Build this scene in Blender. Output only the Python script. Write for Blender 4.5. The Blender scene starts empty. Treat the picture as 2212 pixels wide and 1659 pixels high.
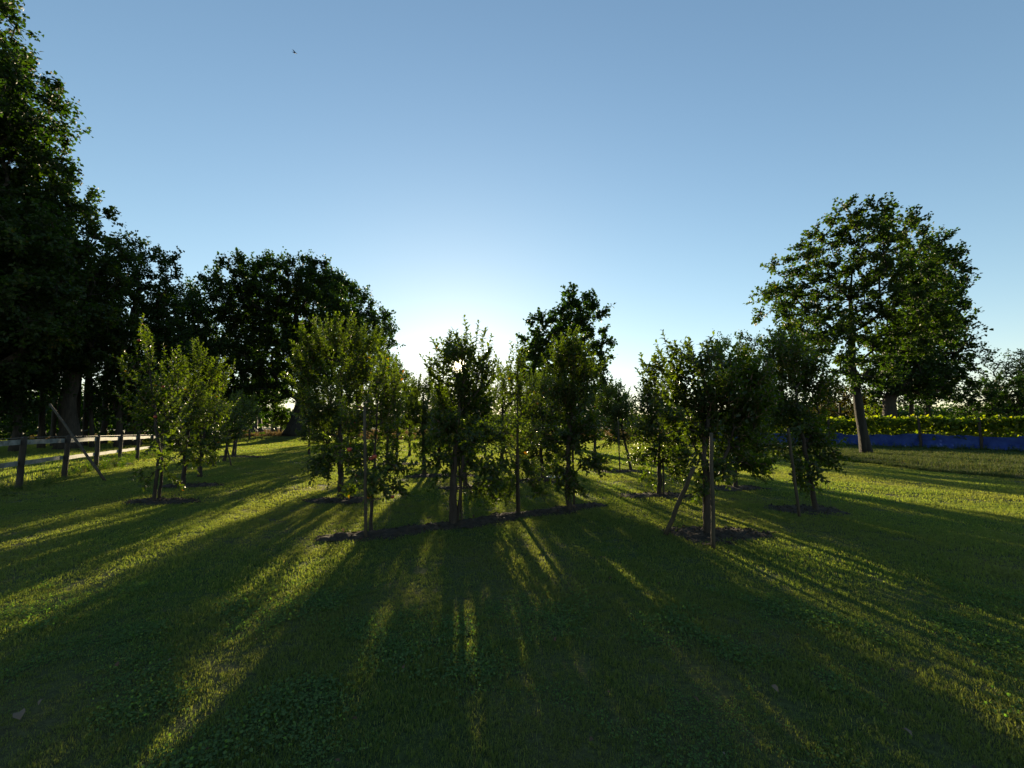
import bpy, math, random
import numpy as np
from mathutils import Vector

# ------------------------------------------------------------------ camera, sky, sun, exposure
R = math.radians
SC = bpy.context.scene
COL = SC.collection
FPX = 928.0            # focal length in the 2212 px wide measuring grid
CX, CY = 1106.0, 829.5
HOR = 918.0            # horizon row in that grid
CAMH = 1.5
PITCH = math.atan((HOR - CY) / FPX)
cd = bpy.data.cameras.new("camera")
cam = bpy.data.objects.new("camera", cd)
COL.objects.link(cam)
cam.location = (0, 0, CAMH)
cam.rotation_euler = (R(90) + PITCH, 0, 0)
cd.sensor_width = 36
cd.lens = 36 * FPX / 2212
cd.clip_start = 0.05
cd.clip_end = 3000
SC.camera = cam
SC.render.resolution_x, SC.render.resolution_y = 1024, 768

def ray(x, y):
    a, b = (x - CX) / FPX, -(y - CY) / FPX
    cp, sp = math.cos(PITCH), math.sin(PITCH)
    return np.array([a, cp - b * sp, sp + b * cp])

def ground(x, y):
    d = ray(x, y)
    t = -CAMH / d[2]
    return np.array([d[0] * t, d[1] * t, 0.0])

def at(x, y, Y):
    d = ray(x, y)
    return np.array([0, 0, CAMH]) + d * (Y / d[1])

sd = ray(992, 790)
sd = sd / np.linalg.norm(sd)
SUN_EL = math.asin(sd[2])
SUN_AZ = math.atan2(sd[0], sd[1])       # clockwise from +Y

W = bpy.data.worlds.new("World")
SC.world = W
W.use_nodes = True
wn, wl = W.node_tree.nodes, W.node_tree.links
wn.clear()
wout = wn.new("ShaderNodeOutputWorld")
bg = wn.new("ShaderNodeBackground")
bg.inputs["Strength"].default_value = 0.12
sky = wn.new("ShaderNodeTexSky")
sky.sky_type = 'NISHITA'
sky.sun_disc = False
sky.sun_elevation = SUN_EL
sky.sun_rotation = SUN_AZ
sky.altitude = 0
sky.air_density = 1.0
sky.dust_density = 0.04
sky.ozone_density = 2.2
# soft shoulder on the sky radiance, the way the phone's tone curve holds the bright horizon
sa = wn.new("ShaderNodeVectorMath"); sa.operation = 'MULTIPLY_ADD'
wl.new(sky.outputs[0], sa.inputs[0]); sa.inputs[1].default_value = (0.082, 0.100, 0.112); sa.inputs[2].default_value = (1, 1, 1)
sv = wn.new("ShaderNodeVectorMath"); sv.operation = 'DIVIDE'
wl.new(sky.outputs[0], sv.inputs[0]); wl.new(sa.outputs[0], sv.inputs[1])
wl.new(sv.outputs[0], bg.inputs["Color"])
# the visible sun itself: a small bright disc with a short aureole, by sky direction
tc = wn.new("ShaderNodeTexCoord")
dot = wn.new("ShaderNodeVectorMath"); dot.operation = 'DOT_PRODUCT'
wl.new(tc.outputs["Generated"], dot.inputs[0])
dot.inputs[1].default_value = tuple(sd)
ac = wn.new("ShaderNodeMath"); ac.operation = 'ARCCOSINE'
wl.new(dot.outputs["Value"], ac.inputs[0])
mr = wn.new("ShaderNodeMapRange"); mr.interpolation_type = 'SMOOTHSTEP'
mr.inputs["From Min"].default_value = R(0.35); mr.inputs["From Max"].default_value = R(1.25)
mr.inputs["To Min"].default_value = 3.0; mr.inputs["To Max"].default_value = 0.0
wl.new(ac.outputs[0], mr.inputs["Value"])
m1 = wn.new("ShaderNodeMath"); m1.operation = 'MULTIPLY'; m1.inputs[1].default_value = -1 / R(11.0)
wl.new(ac.outputs[0], m1.inputs[0])
m2 = wn.new("ShaderNodeMath"); m2.operation = 'EXPONENT'
wl.new(m1.outputs[0], m2.inputs[0])
m3 = wn.new("ShaderNodeMath"); m3.operation = 'MULTIPLY_ADD'; m3.inputs[1].default_value = 0.10
wl.new(m2.outputs[0], m3.inputs[0]); wl.new(mr.outputs[0], m3.inputs[2])
bg2 = wn.new("ShaderNodeBackground")
bg2.inputs["Color"].default_value = (1.0, 0.78, 0.42, 1)
wl.new(m3.outputs[0], bg2.inputs["Strength"])
ad = wn.new("ShaderNodeAddShader")
wl.new(bg.outputs[0], ad.inputs[0]); wl.new(bg2.outputs[0], ad.inputs[1])
wl.new(ad.outputs[0], wout.inputs["Surface"])

sl = bpy.data.lights.new("sun", 'SUN')
sl.energy = 5.0
sl.angle = R(0.53)
sl.color = (1.0, 0.80, 0.50)
so = bpy.data.objects.new("sun", sl)
COL.objects.link(so)
so.rotation_euler = Vector(sd).to_track_quat('Z', 'Y').to_euler()

SC.view_settings.view_transform = 'Standard'
SC.view_settings.look = 'None'
SC.view_settings.exposure = 1.5
SC.view_settings.gamma = 1.0
SC.view_settings.use_curve_mapping = False
SC.cycles.max_bounces = 8
SC.cycles.diffuse_bounces = 4
SC.cycles.transmission_bounces = 6
SC.cycles.use_denoising = True

# ------------------------------------------------------------------ materials
def nt(name):
    m = bpy.data.materials.new(name)
    m.use_nodes = True
    n = m.node_tree.nodes
    n.clear()
    return m, n, m.node_tree.links

def noise(n, l, scale, detail=3, vec=None, rough=0.55):
    t = n.new("ShaderNodeTexNoise")
    t.inputs["Scale"].default_value = scale
    t.inputs["Detail"].default_value = detail
    t.inputs["Roughness"].default_value = rough
    if vec is not None:
        l.new(vec, t.inputs["Vector"])
    return t

def ramp(n, l, fac, stops):
    r = n.new("ShaderNodeValToRGB")
    e = r.color_ramp.elements
    while len(e) < len(stops):
        e.new(0.5)
    for el, (p, c) in zip(e, stops):
        el.position = p
        el.color = (*c, 1)
    l.new(fac, r.inputs["Fac"])
    return r

def mixc(n, l, fac, a, b, mode='MIX'):
    m = n.new("ShaderNodeMix"); m.data_type = 'RGBA'; m.blend_type = mode
    for s, v in ((0, fac), (6, a), (7, b)):
        if hasattr(v, "links"):
            l.new(v, m.inputs[s])
        elif s == 0:
            m.inputs[0].default_value = v
        else:
            m.inputs[s].default_value = (*v, 1)
    return m.outputs[2]

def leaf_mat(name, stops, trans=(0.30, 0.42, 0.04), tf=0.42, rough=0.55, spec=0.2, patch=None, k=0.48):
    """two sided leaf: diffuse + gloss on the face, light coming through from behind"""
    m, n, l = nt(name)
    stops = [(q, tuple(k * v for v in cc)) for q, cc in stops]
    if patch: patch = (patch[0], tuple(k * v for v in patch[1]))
    out = n.new("ShaderNodeOutputMaterial")
    at_ = n.new("ShaderNodeAttribute"); at_.attribute_name = "tint"
    c = ramp(n, l, at_.outputs["Fac"], stops).outputs[0]
    if patch:
        g = n.new("ShaderNodeNewGeometry")
        t = noise(n, l, patch[0], 6, g.outputs["Position"], 0.65)
        pk = ramp(n, l, t.outputs["Fac"], [(0.38, (0, 0, 0)), (0.66, (1, 1, 1))])
        c = mixc(n, l, pk.outputs[0], c, patch[1])
    p = n.new("ShaderNodeBsdfPrincipled")
    l.new(c, p.inputs["Base Color"])
    p.inputs["Roughness"].default_value = rough
    p.inputs["Specular IOR Level"].default_value = spec
    tr = n.new("ShaderNodeBsdfTranslucent")
    tc_ = mixc(n, l, 1.0, c, tuple(x * 8 for x in trans), 'MULTIPLY')
    l.new(tc_, tr.inputs["Color"])
    mx = n.new("ShaderNodeMixShader"); mx.inputs[0].default_value = tf
    l.new(p.outputs[0], mx.inputs[1]); l.new(tr.outputs[0], mx.inputs[2])
    l.new(mx.outputs[0], out.inputs["Surface"])
    return m

def solid(name, stops, scale=6.0, rough=0.85, bump=0.3, bscale=40, stretch=(1, 1, 1), spec=0.3, bdist=0.02):
    m, n, l = nt(name)
    out = n.new("ShaderNodeOutputMaterial")
    tcx = n.new("ShaderNodeTexCoord")
    mp = n.new("ShaderNodeMapping"); mp.inputs["Scale"].default_value = stretch
    l.new(tcx.outputs["Object"], mp.inputs["Vector"])
    t = noise(n, l, scale, 5, mp.outputs[0], 0.65)
    c = ramp(n, l, t.outputs["Fac"], stops)
    p = n.new("ShaderNodeBsdfPrincipled")
    l.new(c.outputs[0], p.inputs["Base Color"])
    p.inputs["Roughness"].default_value = rough
    p.inputs["Specular IOR Level"].default_value = spec
    if bump:
        t2 = noise(n, l, bscale, 4, mp.outputs[0], 0.7)
        b = n.new("ShaderNodeBump"); b.inputs["Strength"].default_value = bump
        b.inputs["Distance"].default_value = bdist
        l.new(t2.outputs["Fac"], b.inputs["Height"]); l.new(b.outputs[0], p.inputs["Normal"])
    l.new(p.outputs[0], out.inputs["Surface"])
    return m

M = {}
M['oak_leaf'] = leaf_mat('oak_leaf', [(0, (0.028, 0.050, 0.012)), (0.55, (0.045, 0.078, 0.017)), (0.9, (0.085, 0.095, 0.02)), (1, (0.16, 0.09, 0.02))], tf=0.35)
M['oak_leaf_warm'] = leaf_mat('oak_leaf_warm', [(0, (0.035, 0.058, 0.014)), (0.5, (0.065, 0.092, 0.018)), (0.85, (0.12, 0.115, 0.022)), (1, (0.2, 0.12, 0.03))], tf=0.38)
M['apple_leaf'] = leaf_mat('apple_leaf', [(0, (0.040, 0.068, 0.020)), (0.6, (0.066, 0.098, 0.024)), (0.93, (0.10, 0.14, 0.03)), (0.97, (0.22, 0.15, 0.03)), (1, (0.30, 0.12, 0.03))], trans=(0.50, 0.52, 0.05), tf=0.45, rough=0.42, spec=0.3, k=0.48)
M['brown_leaf'] = leaf_mat('brown_leaf', [(0, (0.06, 0.05, 0.018)), (0.5, (0.10, 0.07, 0.025)), (1, (0.16, 0.11, 0.03))], tf=0.3)
M['vine_leaf'] = leaf_mat('vine_leaf', k=0.6, stops=[(0, (0.07, 0.12, 0.025)), (0.6, (0.13, 0.18, 0.035)), (1, (0.28, 0.27, 0.06))], trans=(0.36, 0.36, 0.03), tf=0.6)
M['grass'] = leaf_mat('grass_blade', [(0, (0.040, 0.066, 0.026)), (0.6, (0.068, 0.098, 0.034)), (0.9, (0.105, 0.125, 0.045)), (1, (0.22, 0.19, 0.10))], trans=(0.36, 0.36, 0.09), tf=0.55, rough=0.65, spec=0.2, patch=(0.35, (0.088, 0.096, 0.046)), k=1.22)
M['dry_grass'] = leaf_mat('dry_grass', [(0, (0.13, 0.10, 0.045)), (0.6, (0.24, 0.18, 0.08)), (1, (0.36, 0.28, 0.14))], trans=(0.14, 0.12, 0.07), tf=0.4, rough=0.7)
M['verge_grass'] = leaf_mat('verge_grass', k=1.3, stops=[(0, (0.035, 0.062, 0.020)), (0.6, (0.060, 0.085, 0.030)), (1, (0.12, 0.10, 0.048))], trans=(0.16, 0.14, 0.06), tf=0.4, rough=0.7)
M['clover'] = leaf_mat('clover_leaf', k=1.75, stops=[(0, (0.038, 0.062, 0.026)), (1, (0.066, 0.092, 0.036))], tf=0.4, rough=0.9, spec=0.05)
M['weed'] = leaf_mat('weed_leaf', k=0.9, stops=[(0, (0.035, 0.06, 0.015)), (0.6, (0.06, 0.09, 0.02)), (1, (0.13, 0.12, 0.03))], tf=0.4)
M['bark'] = solid('bark', [(0.3, (0.021, 0.0168, 0.012)), (0.6, (0.051, 0.0408, 0.03)), (0.8, (0.078, 0.069, 0.051))], 5, 0.95, 0.9, 14, (1.8, 1.8, 0.36))
M['bark_grey'] = solid('bark_grey', [(0.3, (0.010, 0.009, 0.007)), (0.55, (0.030, 0.026, 0.020)), (0.8, (0.062, 0.054, 0.042))], 4, 0.95, 1.0, 7, (2.5, 2.5, 0.35), bdist=0.07)
M['apple_bark'] = solid('apple_bark', [(0.3, (0.025, 0.018, 0.013)), (0.6, (0.05, 0.0375, 0.0275)), (0.8, (0.075, 0.065, 0.05))], 12, 0.9, 0.7, 60, (1, 1, 0.4))
M['twig'] = solid('twig', [(0.3, (0.10, 0.05, 0.03)), (0.7, (0.18, 0.11, 0.07))], 20, 0.6, 0, 10)
M['stake'] = solid('stake_wood', [(0.3, (0.035, 0.0275, 0.0175)), (0.6, (0.07, 0.055, 0.035)), (0.8, (0.1, 0.085, 0.06))], 14, 0.85, 0.5, 60, (1.5, 1.5, 0.15))
M['post'] = solid('post_wood', [(0.3, (0.0245, 0.0189, 0.014)), (0.6, (0.0525, 0.0406, 0.0294)), (0.8, (0.077, 0.063, 0.0455))], 10, 0.9, 0.6, 50, (2.1, 2.1, 0.28))
M['white_rail'] = solid('weathered_white_board', [(0.3, (0.10, 0.098, 0.08)), (0.48, (0.21, 0.215, 0.19)), (0.75, (0.32, 0.32, 0.29))], 5, 0.8, 0.4, 40, (1, 1, 1.4))
M['soil'] = solid('dark_soil', [(0.3, (0.014, 0.010, 0.006)), (0.55, (0.04, 0.028, 0.018)), (0.8, (0.09, 0.065, 0.04))], 14, 0.95, 0.9, 60)
M['plastic_white'] = solid('white_plastic', [(0.3, (0.48, 0.48, 0.456)), (0.8, (0.576, 0.576, 0.56))], 8, 0.45, 0.05, 20)
M['wire'] = solid('galvanised_wire', [(0.3, (0.049, 0.049, 0.0455)), (0.8, (0.105, 0.105, 0.098))], 20, 0.5, 0, 20)
M['streak'] = solid('pale_streak', [(0.3, (0.5, 0.42, 0.18)), (0.8, (0.65, 0.55, 0.28))], 30, 0.7, 0, 20)
M['apple'] = solid('apple_skin', [(0.3, (0.28, 0.02, 0.018)), (0.55, (0.42, 0.045, 0.03)), (0.8, (0.42, 0.22, 0.05))], 9, 0.3, 0, 20, spec=0.5)
M['bird'] = solid('dark_feather', [(0.3, (0.02, 0.018, 0.025)), (0.8, (0.05, 0.045, 0.06))], 9, 0.6, 0, 20)
M['dead_leaf'] = leaf_mat('dead_leaf', [(0, (0.10, 0.055, 0.03)), (0.6, (0.24, 0.14, 0.08)), (1, (0.42, 0.34, 0.26))], trans=(0.14, 0.1, 0.06), tf=0.2, rough=0.7)

# blue netting
m, n, l = nt('blue_netting')
o = n.new("ShaderNodeOutputMaterial")
tcx = n.new("ShaderNodeTexCoord")
t = noise(n, l, 3.0, 4, tcx.outputs["Object"])
c = ramp(n, l, t.outputs["Fac"], [(0.3, (0.020, 0.045, 0.23)), (0.7, (0.05, 0.105, 0.38))])
p = n.new("ShaderNodeBsdfPrincipled"); p.inputs["Roughness"].default_value = 0.7
l.new(c.outputs[0], p.inputs["Base Color"])
tr = n.new("ShaderNodeBsdfTranslucent"); l.new(c.outputs[0], tr.inputs["Color"])
mx = n.new("ShaderNodeMixShader"); mx.inputs[0].default_value = 0.4
l.new(p.outputs[0], mx.inputs[1]); l.new(tr.outputs[0], mx.inputs[2]); l.new(mx.outputs[0], o.inputs["Surface"])
M['net'] = m

# lawn base
m, n, l = nt('lawn_ground')
o = n.new("ShaderNodeOutputMaterial")
g = n.new("ShaderNodeNewGeometry")
t = noise(n, l, 0.35, 3, g.outputs["Position"])
t2 = noise(n, l, 25, 5, g.outputs["Position"], 0.7)
k = ramp(n, l, t.outputs["Fac"], [(0.42, (0, 0, 0)), (0.64, (1, 1, 1))])
ca = ramp(n, l, t2.outputs["Fac"], [(0.3, (0.025, 0.038, 0.014)), (0.7, (0.085, 0.115, 0.035))])
cb = ramp(n, l, t2.outputs["Fac"], [(0.3, (0.05, 0.045, 0.022)), (0.7, (0.13, 0.125, 0.05))])
c = mixc(n, l, k.outputs[0], ca.outputs[0], cb.outputs[0])
p = n.new("ShaderNodeBsdfPrincipled"); p.inputs["Roughness"].default_value = 0.95; p.inputs["Specular IOR Level"].default_value = 0.1
l.new(c, p.inputs["Base Color"])
b = n.new("ShaderNodeBump"); b.inputs["Strength"].default_value = 1.0; b.inputs["Distance"].default_value = 0.03
t3 = noise(n, l, 60, 3, g.outputs["Position"], 0.7)
l.new(t3.outputs["Fac"], b.inputs["Height"]); l.new(b.outputs[0], p.inputs["Normal"])
l.new(p.outputs[0], o.inputs["Surface"])
M['lawn'] = m
M['field'] = solid('straw_field', [(0.3, (0.096, 0.08, 0.04)), (0.5, (0.208, 0.16, 0.08)), (0.75, (0.272, 0.216, 0.112))], 0.3, 0.95, 0.8, 8)
M['verge'] = solid('verge_ground', [(0.3, (0.03, 0.03, 0.013)), (0.5, (0.055, 0.052, 0.022)), (0.75, (0.085, 0.07, 0.032))], 1.2, 0.95, 0.8, 20)

# ------------------------------------------------------------------ helpers
def tag(o, label=None, cat=None, group=None, kind=None):
    if label: o['label'] = label
    if cat: o['category'] = cat
    if group: o['group'] = group
    if kind: o['kind'] = kind
    return o

def mesh_from(name, V, F4=None, F3=None, tint=None, mat=None, smooth=False):
    """V (n,3); F4 (k,4) quads; F3 (k,3) tris."""
    me = bpy.data.meshes.new(name)
    V = np.asarray(V, dtype=np.float32)
    loops, starts, tot, nl = [], [], [], 0
    for F, c in ((F4, 4), (F3, 3)):
        if F is not None and len(F):
            F = np.asarray(F, dtype=np.int32)
            loops.append(F.ravel())
            starts.append(nl + np.arange(len(F)) * c)
            tot.append(np.full(len(F), c))
            nl += F.size
    loops = np.concatenate(loops); starts = np.concatenate(starts); tot = np.concatenate(tot)
    me.vertices.add(len(V)); me.vertices.foreach_set("co", V.ravel())
    me.loops.add(len(loops)); me.loops.foreach_set("vertex_index", loops.astype(np.int32))
    me.polygons.add(len(starts))
    me.polygons.foreach_set("loop_start", starts.astype(np.int32))
    me.polygons.foreach_set("loop_total", tot.astype(np.int32))
    me.polygons.foreach_set("use_smooth", np.full(len(starts), smooth, dtype=bool))
    if tint is not None:
        a = me.attributes.new("tint", 'FLOAT', 'POINT')
        a.data.foreach_set("value", np.asarray(tint, dtype=np.float32))
    me.update(calc_edges=True)
    if mat: me.materials.append(mat)
    return me

def obj(name, me, parent=None, loc=None, link=True):
    o = bpy.data.objects.new(name, me)
    if link: COL.objects.link(o)
    if parent is not None: o.parent = parent
    if loc is not None: o.location = loc
    return o

def empty(name, loc=(0, 0, 0)):
    o = bpy.data.objects.new(name, None)
    o.empty_display_size = 0.2
    COL.objects.link(o)
    o.location = tuple(loc)
    return o

def unit(v):
    return v / np.maximum(np.linalg.norm(v, axis=-1, keepdims=True), 1e-9)

def tubes(P0, P1, R0, R1, sides):
    """separate tapered frusta, vectorised"""
    P0, P1 = np.asarray(P0, float), np.asarray(P1, float)
    R0, R1 = np.asarray(R0, float), np.asarray(R1, float)
    n = len(P0)
    d = unit(P1 - P0)
    ref = np.where(np.abs(d[:, 2:3]) < 0.95, np.array([[0, 0, 1.0]]), np.array([[1.0, 0, 0]]))
    u = unit(np.cross(ref, d)); v = np.cross(d, u)
    a = np.arange(sides) / sides * 2 * math.pi
    ring = u[:, None, :] * np.cos(a)[None, :, None] + v[:, None, :] * np.sin(a)[None, :, None]
    A = P0[:, None, :] + ring * R0[:, None, None]
    B = P1[:, None, :] + ring * R1[:, None, None]
    V = np.concatenate([A, B], axis=1).reshape(-1, 3)
    base = (np.arange(n) * 2 * sides)[:, None]
    i = np.arange(sides)[None, :]; j = (np.arange(sides)[None, :] + 1) % sides
    F = np.stack([base + i, base + j, base + sides + j, base + sides + i], axis=-1).reshape(-1, 4)
    return V, F

def loft(pts, radii, sides, rng=None, rough=0.0, cap=True, lobes=0.0):
    """one continuous tapered tube through points"""
    pts = np.asarray(pts, float); n = len(pts)
    V = []
    a = np.arange(sides) / sides * 2 * math.pi
    ph = rng.uniform(0, 6.28) if rng is not None else 0
    jit = rng.normal(0, 1, sides) if rng is not None else np.zeros(sides)
    for k in range(n):
        d = unit(pts[min(k + 1, n - 1)] - pts[max(k - 1, 0)])
        ref = np.array([0, 1.0, 0]) if abs(d[1]) < 0.9 else np.array([1.0, 0, 0])
        u = unit(np.cross(ref, d)); v = np.cross(d, u)
        r = radii[k] * (1 + rough * (0.6 * jit + (0.4 * rng.normal(0, 1, sides) if rng is not None else 0)))
        if lobes and k < n * 0.4:
            r = r * (1 + lobes * (1 - k / (n * 0.4)) * np.cos(a * 5 + ph))
        V.append(pts[k] + u * (np.cos(a) * r)[:, None] + v * (np.sin(a) * r)[:, None])
    V = np.concatenate(V)
    F = []
    for k in range(n - 1):
        for i in range(sides):
            j = (i + 1) % sides
            F.append((k * sides + i, k * sides + j, (k + 1) * sides + j, (k + 1) * sides + i))
    T = []
    if cap:
        V = np.concatenate([V, pts[-1:] + unit(pts[-1] - pts[-2]) * radii[-1] * 0.2, pts[:1]])
        c1, c0 = len(V) - 2, len(V) - 1
        for i in range(sides):
            j = (i + 1) % sides
            T.append(((n - 1) * sides + i, (n - 1) * sides + j, c1))
            T.append((j, i, c0))
    return V, F, T

# leaf templates: (x along, y across, z up) + faces
LEAF2 = (np.array([[0, 0, 0], [0.5, -0.40, 0.10], [1, 0, -0.05], [0.5, 0.40, 0.10]]), None, np.array([[0, 1, 2], [0, 2, 3]]))
LEAF8 = (np.array([[0, 0, 0], [0.28, -0.25, 0.13], [0.28, 0, 0.05], [0.28, 0.25, 0.13],
                   [0.68, -0.23, 0.09], [0.68, 0, 0.02], [0.68, 0.23, 0.09], [1.0, 0, -0.16]]),
         np.array([[1, 4, 5, 2], [2, 5, 6, 3]]), np.array([[0, 1, 2], [0, 2, 3], [4, 7, 5], [5, 7, 6]]))
LEAFV = (np.array([[0, 0, 0], [0.1, -0.42, 0.05], [0.6, -0.46, 0.0], [1, 0, -0.15], [0.6, 0.46, 0.0], [0.1, 0.42, 0.05], [0.45, 0, 0.12]]),
         None, np.array([[0, 1, 6], [1, 2, 6], [2, 3, 6], [3, 4, 6], [4, 5, 6], [5, 0, 6]]))

def leaves(P, D, N, S, tint, tmpl):
    """P base, D direction, N rough normal, S size, tint"""
    D = unit(D)
    X = D
    Yv = unit(np.cross(N, X)); Z = np.cross(X, Yv)
    T, Q, Tr = tmpl
    k = len(T)
    V = (P[:, None, :] + (X[:, None, :] * T[None, :, 0:1] + Yv[:, None, :] * T[None, :, 1:2] + Z[:, None, :] * T[None, :, 2:3]) * S[:, None, None])
    base = (np.arange(len(P)) * k)[:, None, None]
    F4 = (base + Q[None]).reshape(-1, 4) if Q is not None else None
    F3 = (base + Tr[None]).reshape(-1, 3)
    return V.reshape(-1, 3), F4, F3, np.repeat(tint, k)

def join(parts):
    V, F4, F3, T, o = [], [], [], [], 0
    for p in parts:
        v, f4, f3, t = p
        V.append(v)
        if f4 is not None and len(f4): F4.append(np.asarray(f4) + o)
        if f3 is not None and len(f3): F3.append(np.asarray(f3) + o)
        T.append(t if t is not None else np.zeros(len(v)))
        o += len(v)
    return np.concatenate(V), (np.concatenate(F4) if F4 else None), (np.concatenate(F3) if F3 else None), np.concatenate(T)

def box(c, s, ax=None):
    c = np.asarray(c, float); s = np.asarray(s, float) / 2
    V = np.array([[x, y, z] for z in (-1, 1) for y in (-1, 1) for x in (-1, 1)], float) * s
    if ax is not None:
        V = V @ np.asarray(ax)
    V = V + c
    F = [(0, 2, 3, 1), (4, 5, 7, 6), (0, 1, 5, 4), (2, 6, 7, 3), (0, 4, 6, 2), (1, 3, 7, 5)]
    return V, F

# gentle relief of the ground
OAK5 = np.array([-22.2, 43.0])
def gz(x, y):
    x = np.asarray(x, float); y = np.asarray(y, float)
    mound = 0.45 * np.exp(-(((x - OAK5[0]) / 7) ** 2 + ((y - OAK5[1]) / 4.0) ** 2))
    und = 0.012 * np.sin(x * 0.9 + 1.3) * np.sin(y * 0.7 + 0.4) + 0.008 * np.sin(x * 2.1 + y * 1.4)
    return mound + und

# ------------------------------------------------------------------ the setting: ground sheets
def sheet(name, xs, ys, zfun, mat, keep=None):
    X, Y = np.meshgrid(xs, ys)
    Z = zfun(X, Y)
    V = np.stack([X, Y, Z], -1).reshape(-1, 3)
    nx, ny = len(xs), len(ys)
    i = np.arange(nx - 1)[None, :] + (np.arange(ny - 1) * nx)[:, None]
    F = np.stack([i, i + 1, i + nx + 1, i + nx], -1).reshape(-1, 4)
    if keep is not None:
        cxy = V[F].mean(1)
        F = F[keep(cxy[:, 0], cxy[:, 1])]
    me = mesh_from(name, V, F, None, None, mat, True)
    o = obj(name, me)
    tag(o, kind='structure')
    return o

xs = np.concatenate([np.linspace(-900, -60, 12), np.arange(-50, 50, 0.5), np.linspace(60, 900, 12)])
ys = np.concatenate([np.linspace(-300, -10, 8), np.arange(-6, 70, 0.5), np.linspace(80, 1800, 20)])
def lawn_edge(x):      # where the mown lawn ends
    return 42.0 + 0.02 * x
def in_lawn(x, y):
    return (x < 13.9 + 0.15 * np.sin(y * 0.8)) & (y < lawn_edge(x) + 0.3 * np.sin(x)) & (x > -0.54 * (y - 10.2) - 11.6 - 0.4)
sheet('field', xs, ys, lambda x, y: gz(x, y) - 0.02, M['field'])
sheet('lawn', np.arange(-40, 14.2, 0.4), np.arange(-6, 43, 0.4), lambda x, y: gz(x, y), M['lawn'])
sheet('grass_verge', np.arange(13.9, 60, 0.8), np.arange(-6, 60, 0.8), lambda x, y: gz(x, y) + 0.02 + np.clip((x - 14.2) * 0.2, 0, 0.10), M['verge'])
sheet('meadow', np.arange(-60, -11, 0.8), np.arange(-6, 42, 0.8), lambda x, y: gz(x, y) + 0.012, M['lawn'],
      keep=lambda x, y: x < -0.54 * (y - 10.2) - 12.2)

# ------------------------------------------------------------------ trees
def lobes3(lobes, Y, rng, depth=0.5, ext=None):
    L = np.array(lobes, float)
    xs_ = L[:, 0]; Rw = max((xs_.max() - xs_.min()) / 2 / FPX * Y, 0.3)
    out = []
    for (x, y, r) in lobes:
        edge = abs(x - (xs_.max() + xs_.min()) / 2) / max((xs_.max() - xs_.min()) / 2, 1)
        dy = rng.uniform(-1, 1) * depth * Rw * math.sqrt(max(1 - edge * edge, 0.05))
        Yk = Y + dy
        p = at(x, y, Yk)
        out.append((p, r / FPX * Yk))
    return out

def sample_lobes(L, n, rng, mind, tries=30):
    """points spread through the lobes, shell favoured, not closer than mind"""
    vol = np.array([r ** 2.4 for _, r in L]); vol /= vol.sum()
    pts = np.zeros((0, 3))
    for _ in range(tries * n):
        if len(pts) >= n: break
        p, r = L[rng.choice(len(L), p=vol)]
        d = rng.normal(0, 1, 3); d /= np.linalg.norm(d)
        q = p + d * r * rng.uniform(0.05, 1) ** 0.5 * np.array([1, 1, 0.95])
        if q[2] < 0.25: continue
        if len(pts) and (np.sum((pts - q) ** 2, 1).min() < mind * mind): continue
        pts = np.vstack([pts, q])
    return pts

def grow(trunk, fork, pts, rng, seg, Rbase, up=0.35, pow_=0.5):
    """connect the points to the trunk; returns nodes, parent index, radius, trunk count"""
    nodes = [np.array(p, float) for p in trunk]
    par = [-1] + list(range(len(trunk) - 1))
    plen = [0.0]
    for k in range(1, len(trunk)): plen.append(plen[-1] + np.linalg.norm(nodes[k] - nodes[k - 1]))
    origin = nodes[fork]
    order = np.argsort(np.linalg.norm(pts - origin, axis=1))
    NN = np.zeros((len(trunk) + len(pts) * 40, 3)); NN[:len(nodes)] = nodes
    PL = np.zeros(len(NN)); PL[:len(nodes)] = plen
    cnt = len(nodes); tips = []
    for k in order:
        p = pts[k]
        A = NN[fork:cnt]
        dv = p - A; d = np.linalg.norm(dv, axis=1) + 1e-6
        steep = np.clip(-dv[:, 2] / d, 0, 1)
        cost = d * (1 + 0.8 * steep) + 0.22 * PL[fork:cnt]
        j = int(np.argmin(cost)) + fork
        s = NN[j]; dist = np.linalg.norm(p - s)
        if j > 0 and par[j] >= 0:
            dirn = unit(NN[j] - NN[par[j]])
        else:
            dirn = np.array([0, 0, 1.0])
        dirn = unit(dirn * 0.6 + unit(p - s) + np.array([0, 0, up]) * 0.6)
        c = s + dirn * dist * 0.5
        m = max(1, int(math.ceil(dist / seg)))
        prev = j
        for q in range(1, m + 1):
            t = q / m
            w = (1 - t) ** 2 * s + 2 * t * (1 - t) * c + t * t * p
            if q < m: w = w + rng.normal(0, 0.07 * seg, 3)
            NN[cnt] = w; PL[cnt] = PL[prev] + np.linalg.norm(w - NN[prev])
            par.append(prev); prev = cnt; cnt += 1
        tips.append(prev)
    NN = NN[:cnt]
    par = np.array(par)
    w = np.zeros(cnt); w[tips] = 1
    for k in range(cnt - 1, 0, -1): w[par[k]] += w[k]
    w = np.maximum(w, 0.6)
    rad = (w / w[fork]) ** pow_ * Rbase
    return NN, par, rad, np.array(tips)

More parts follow.
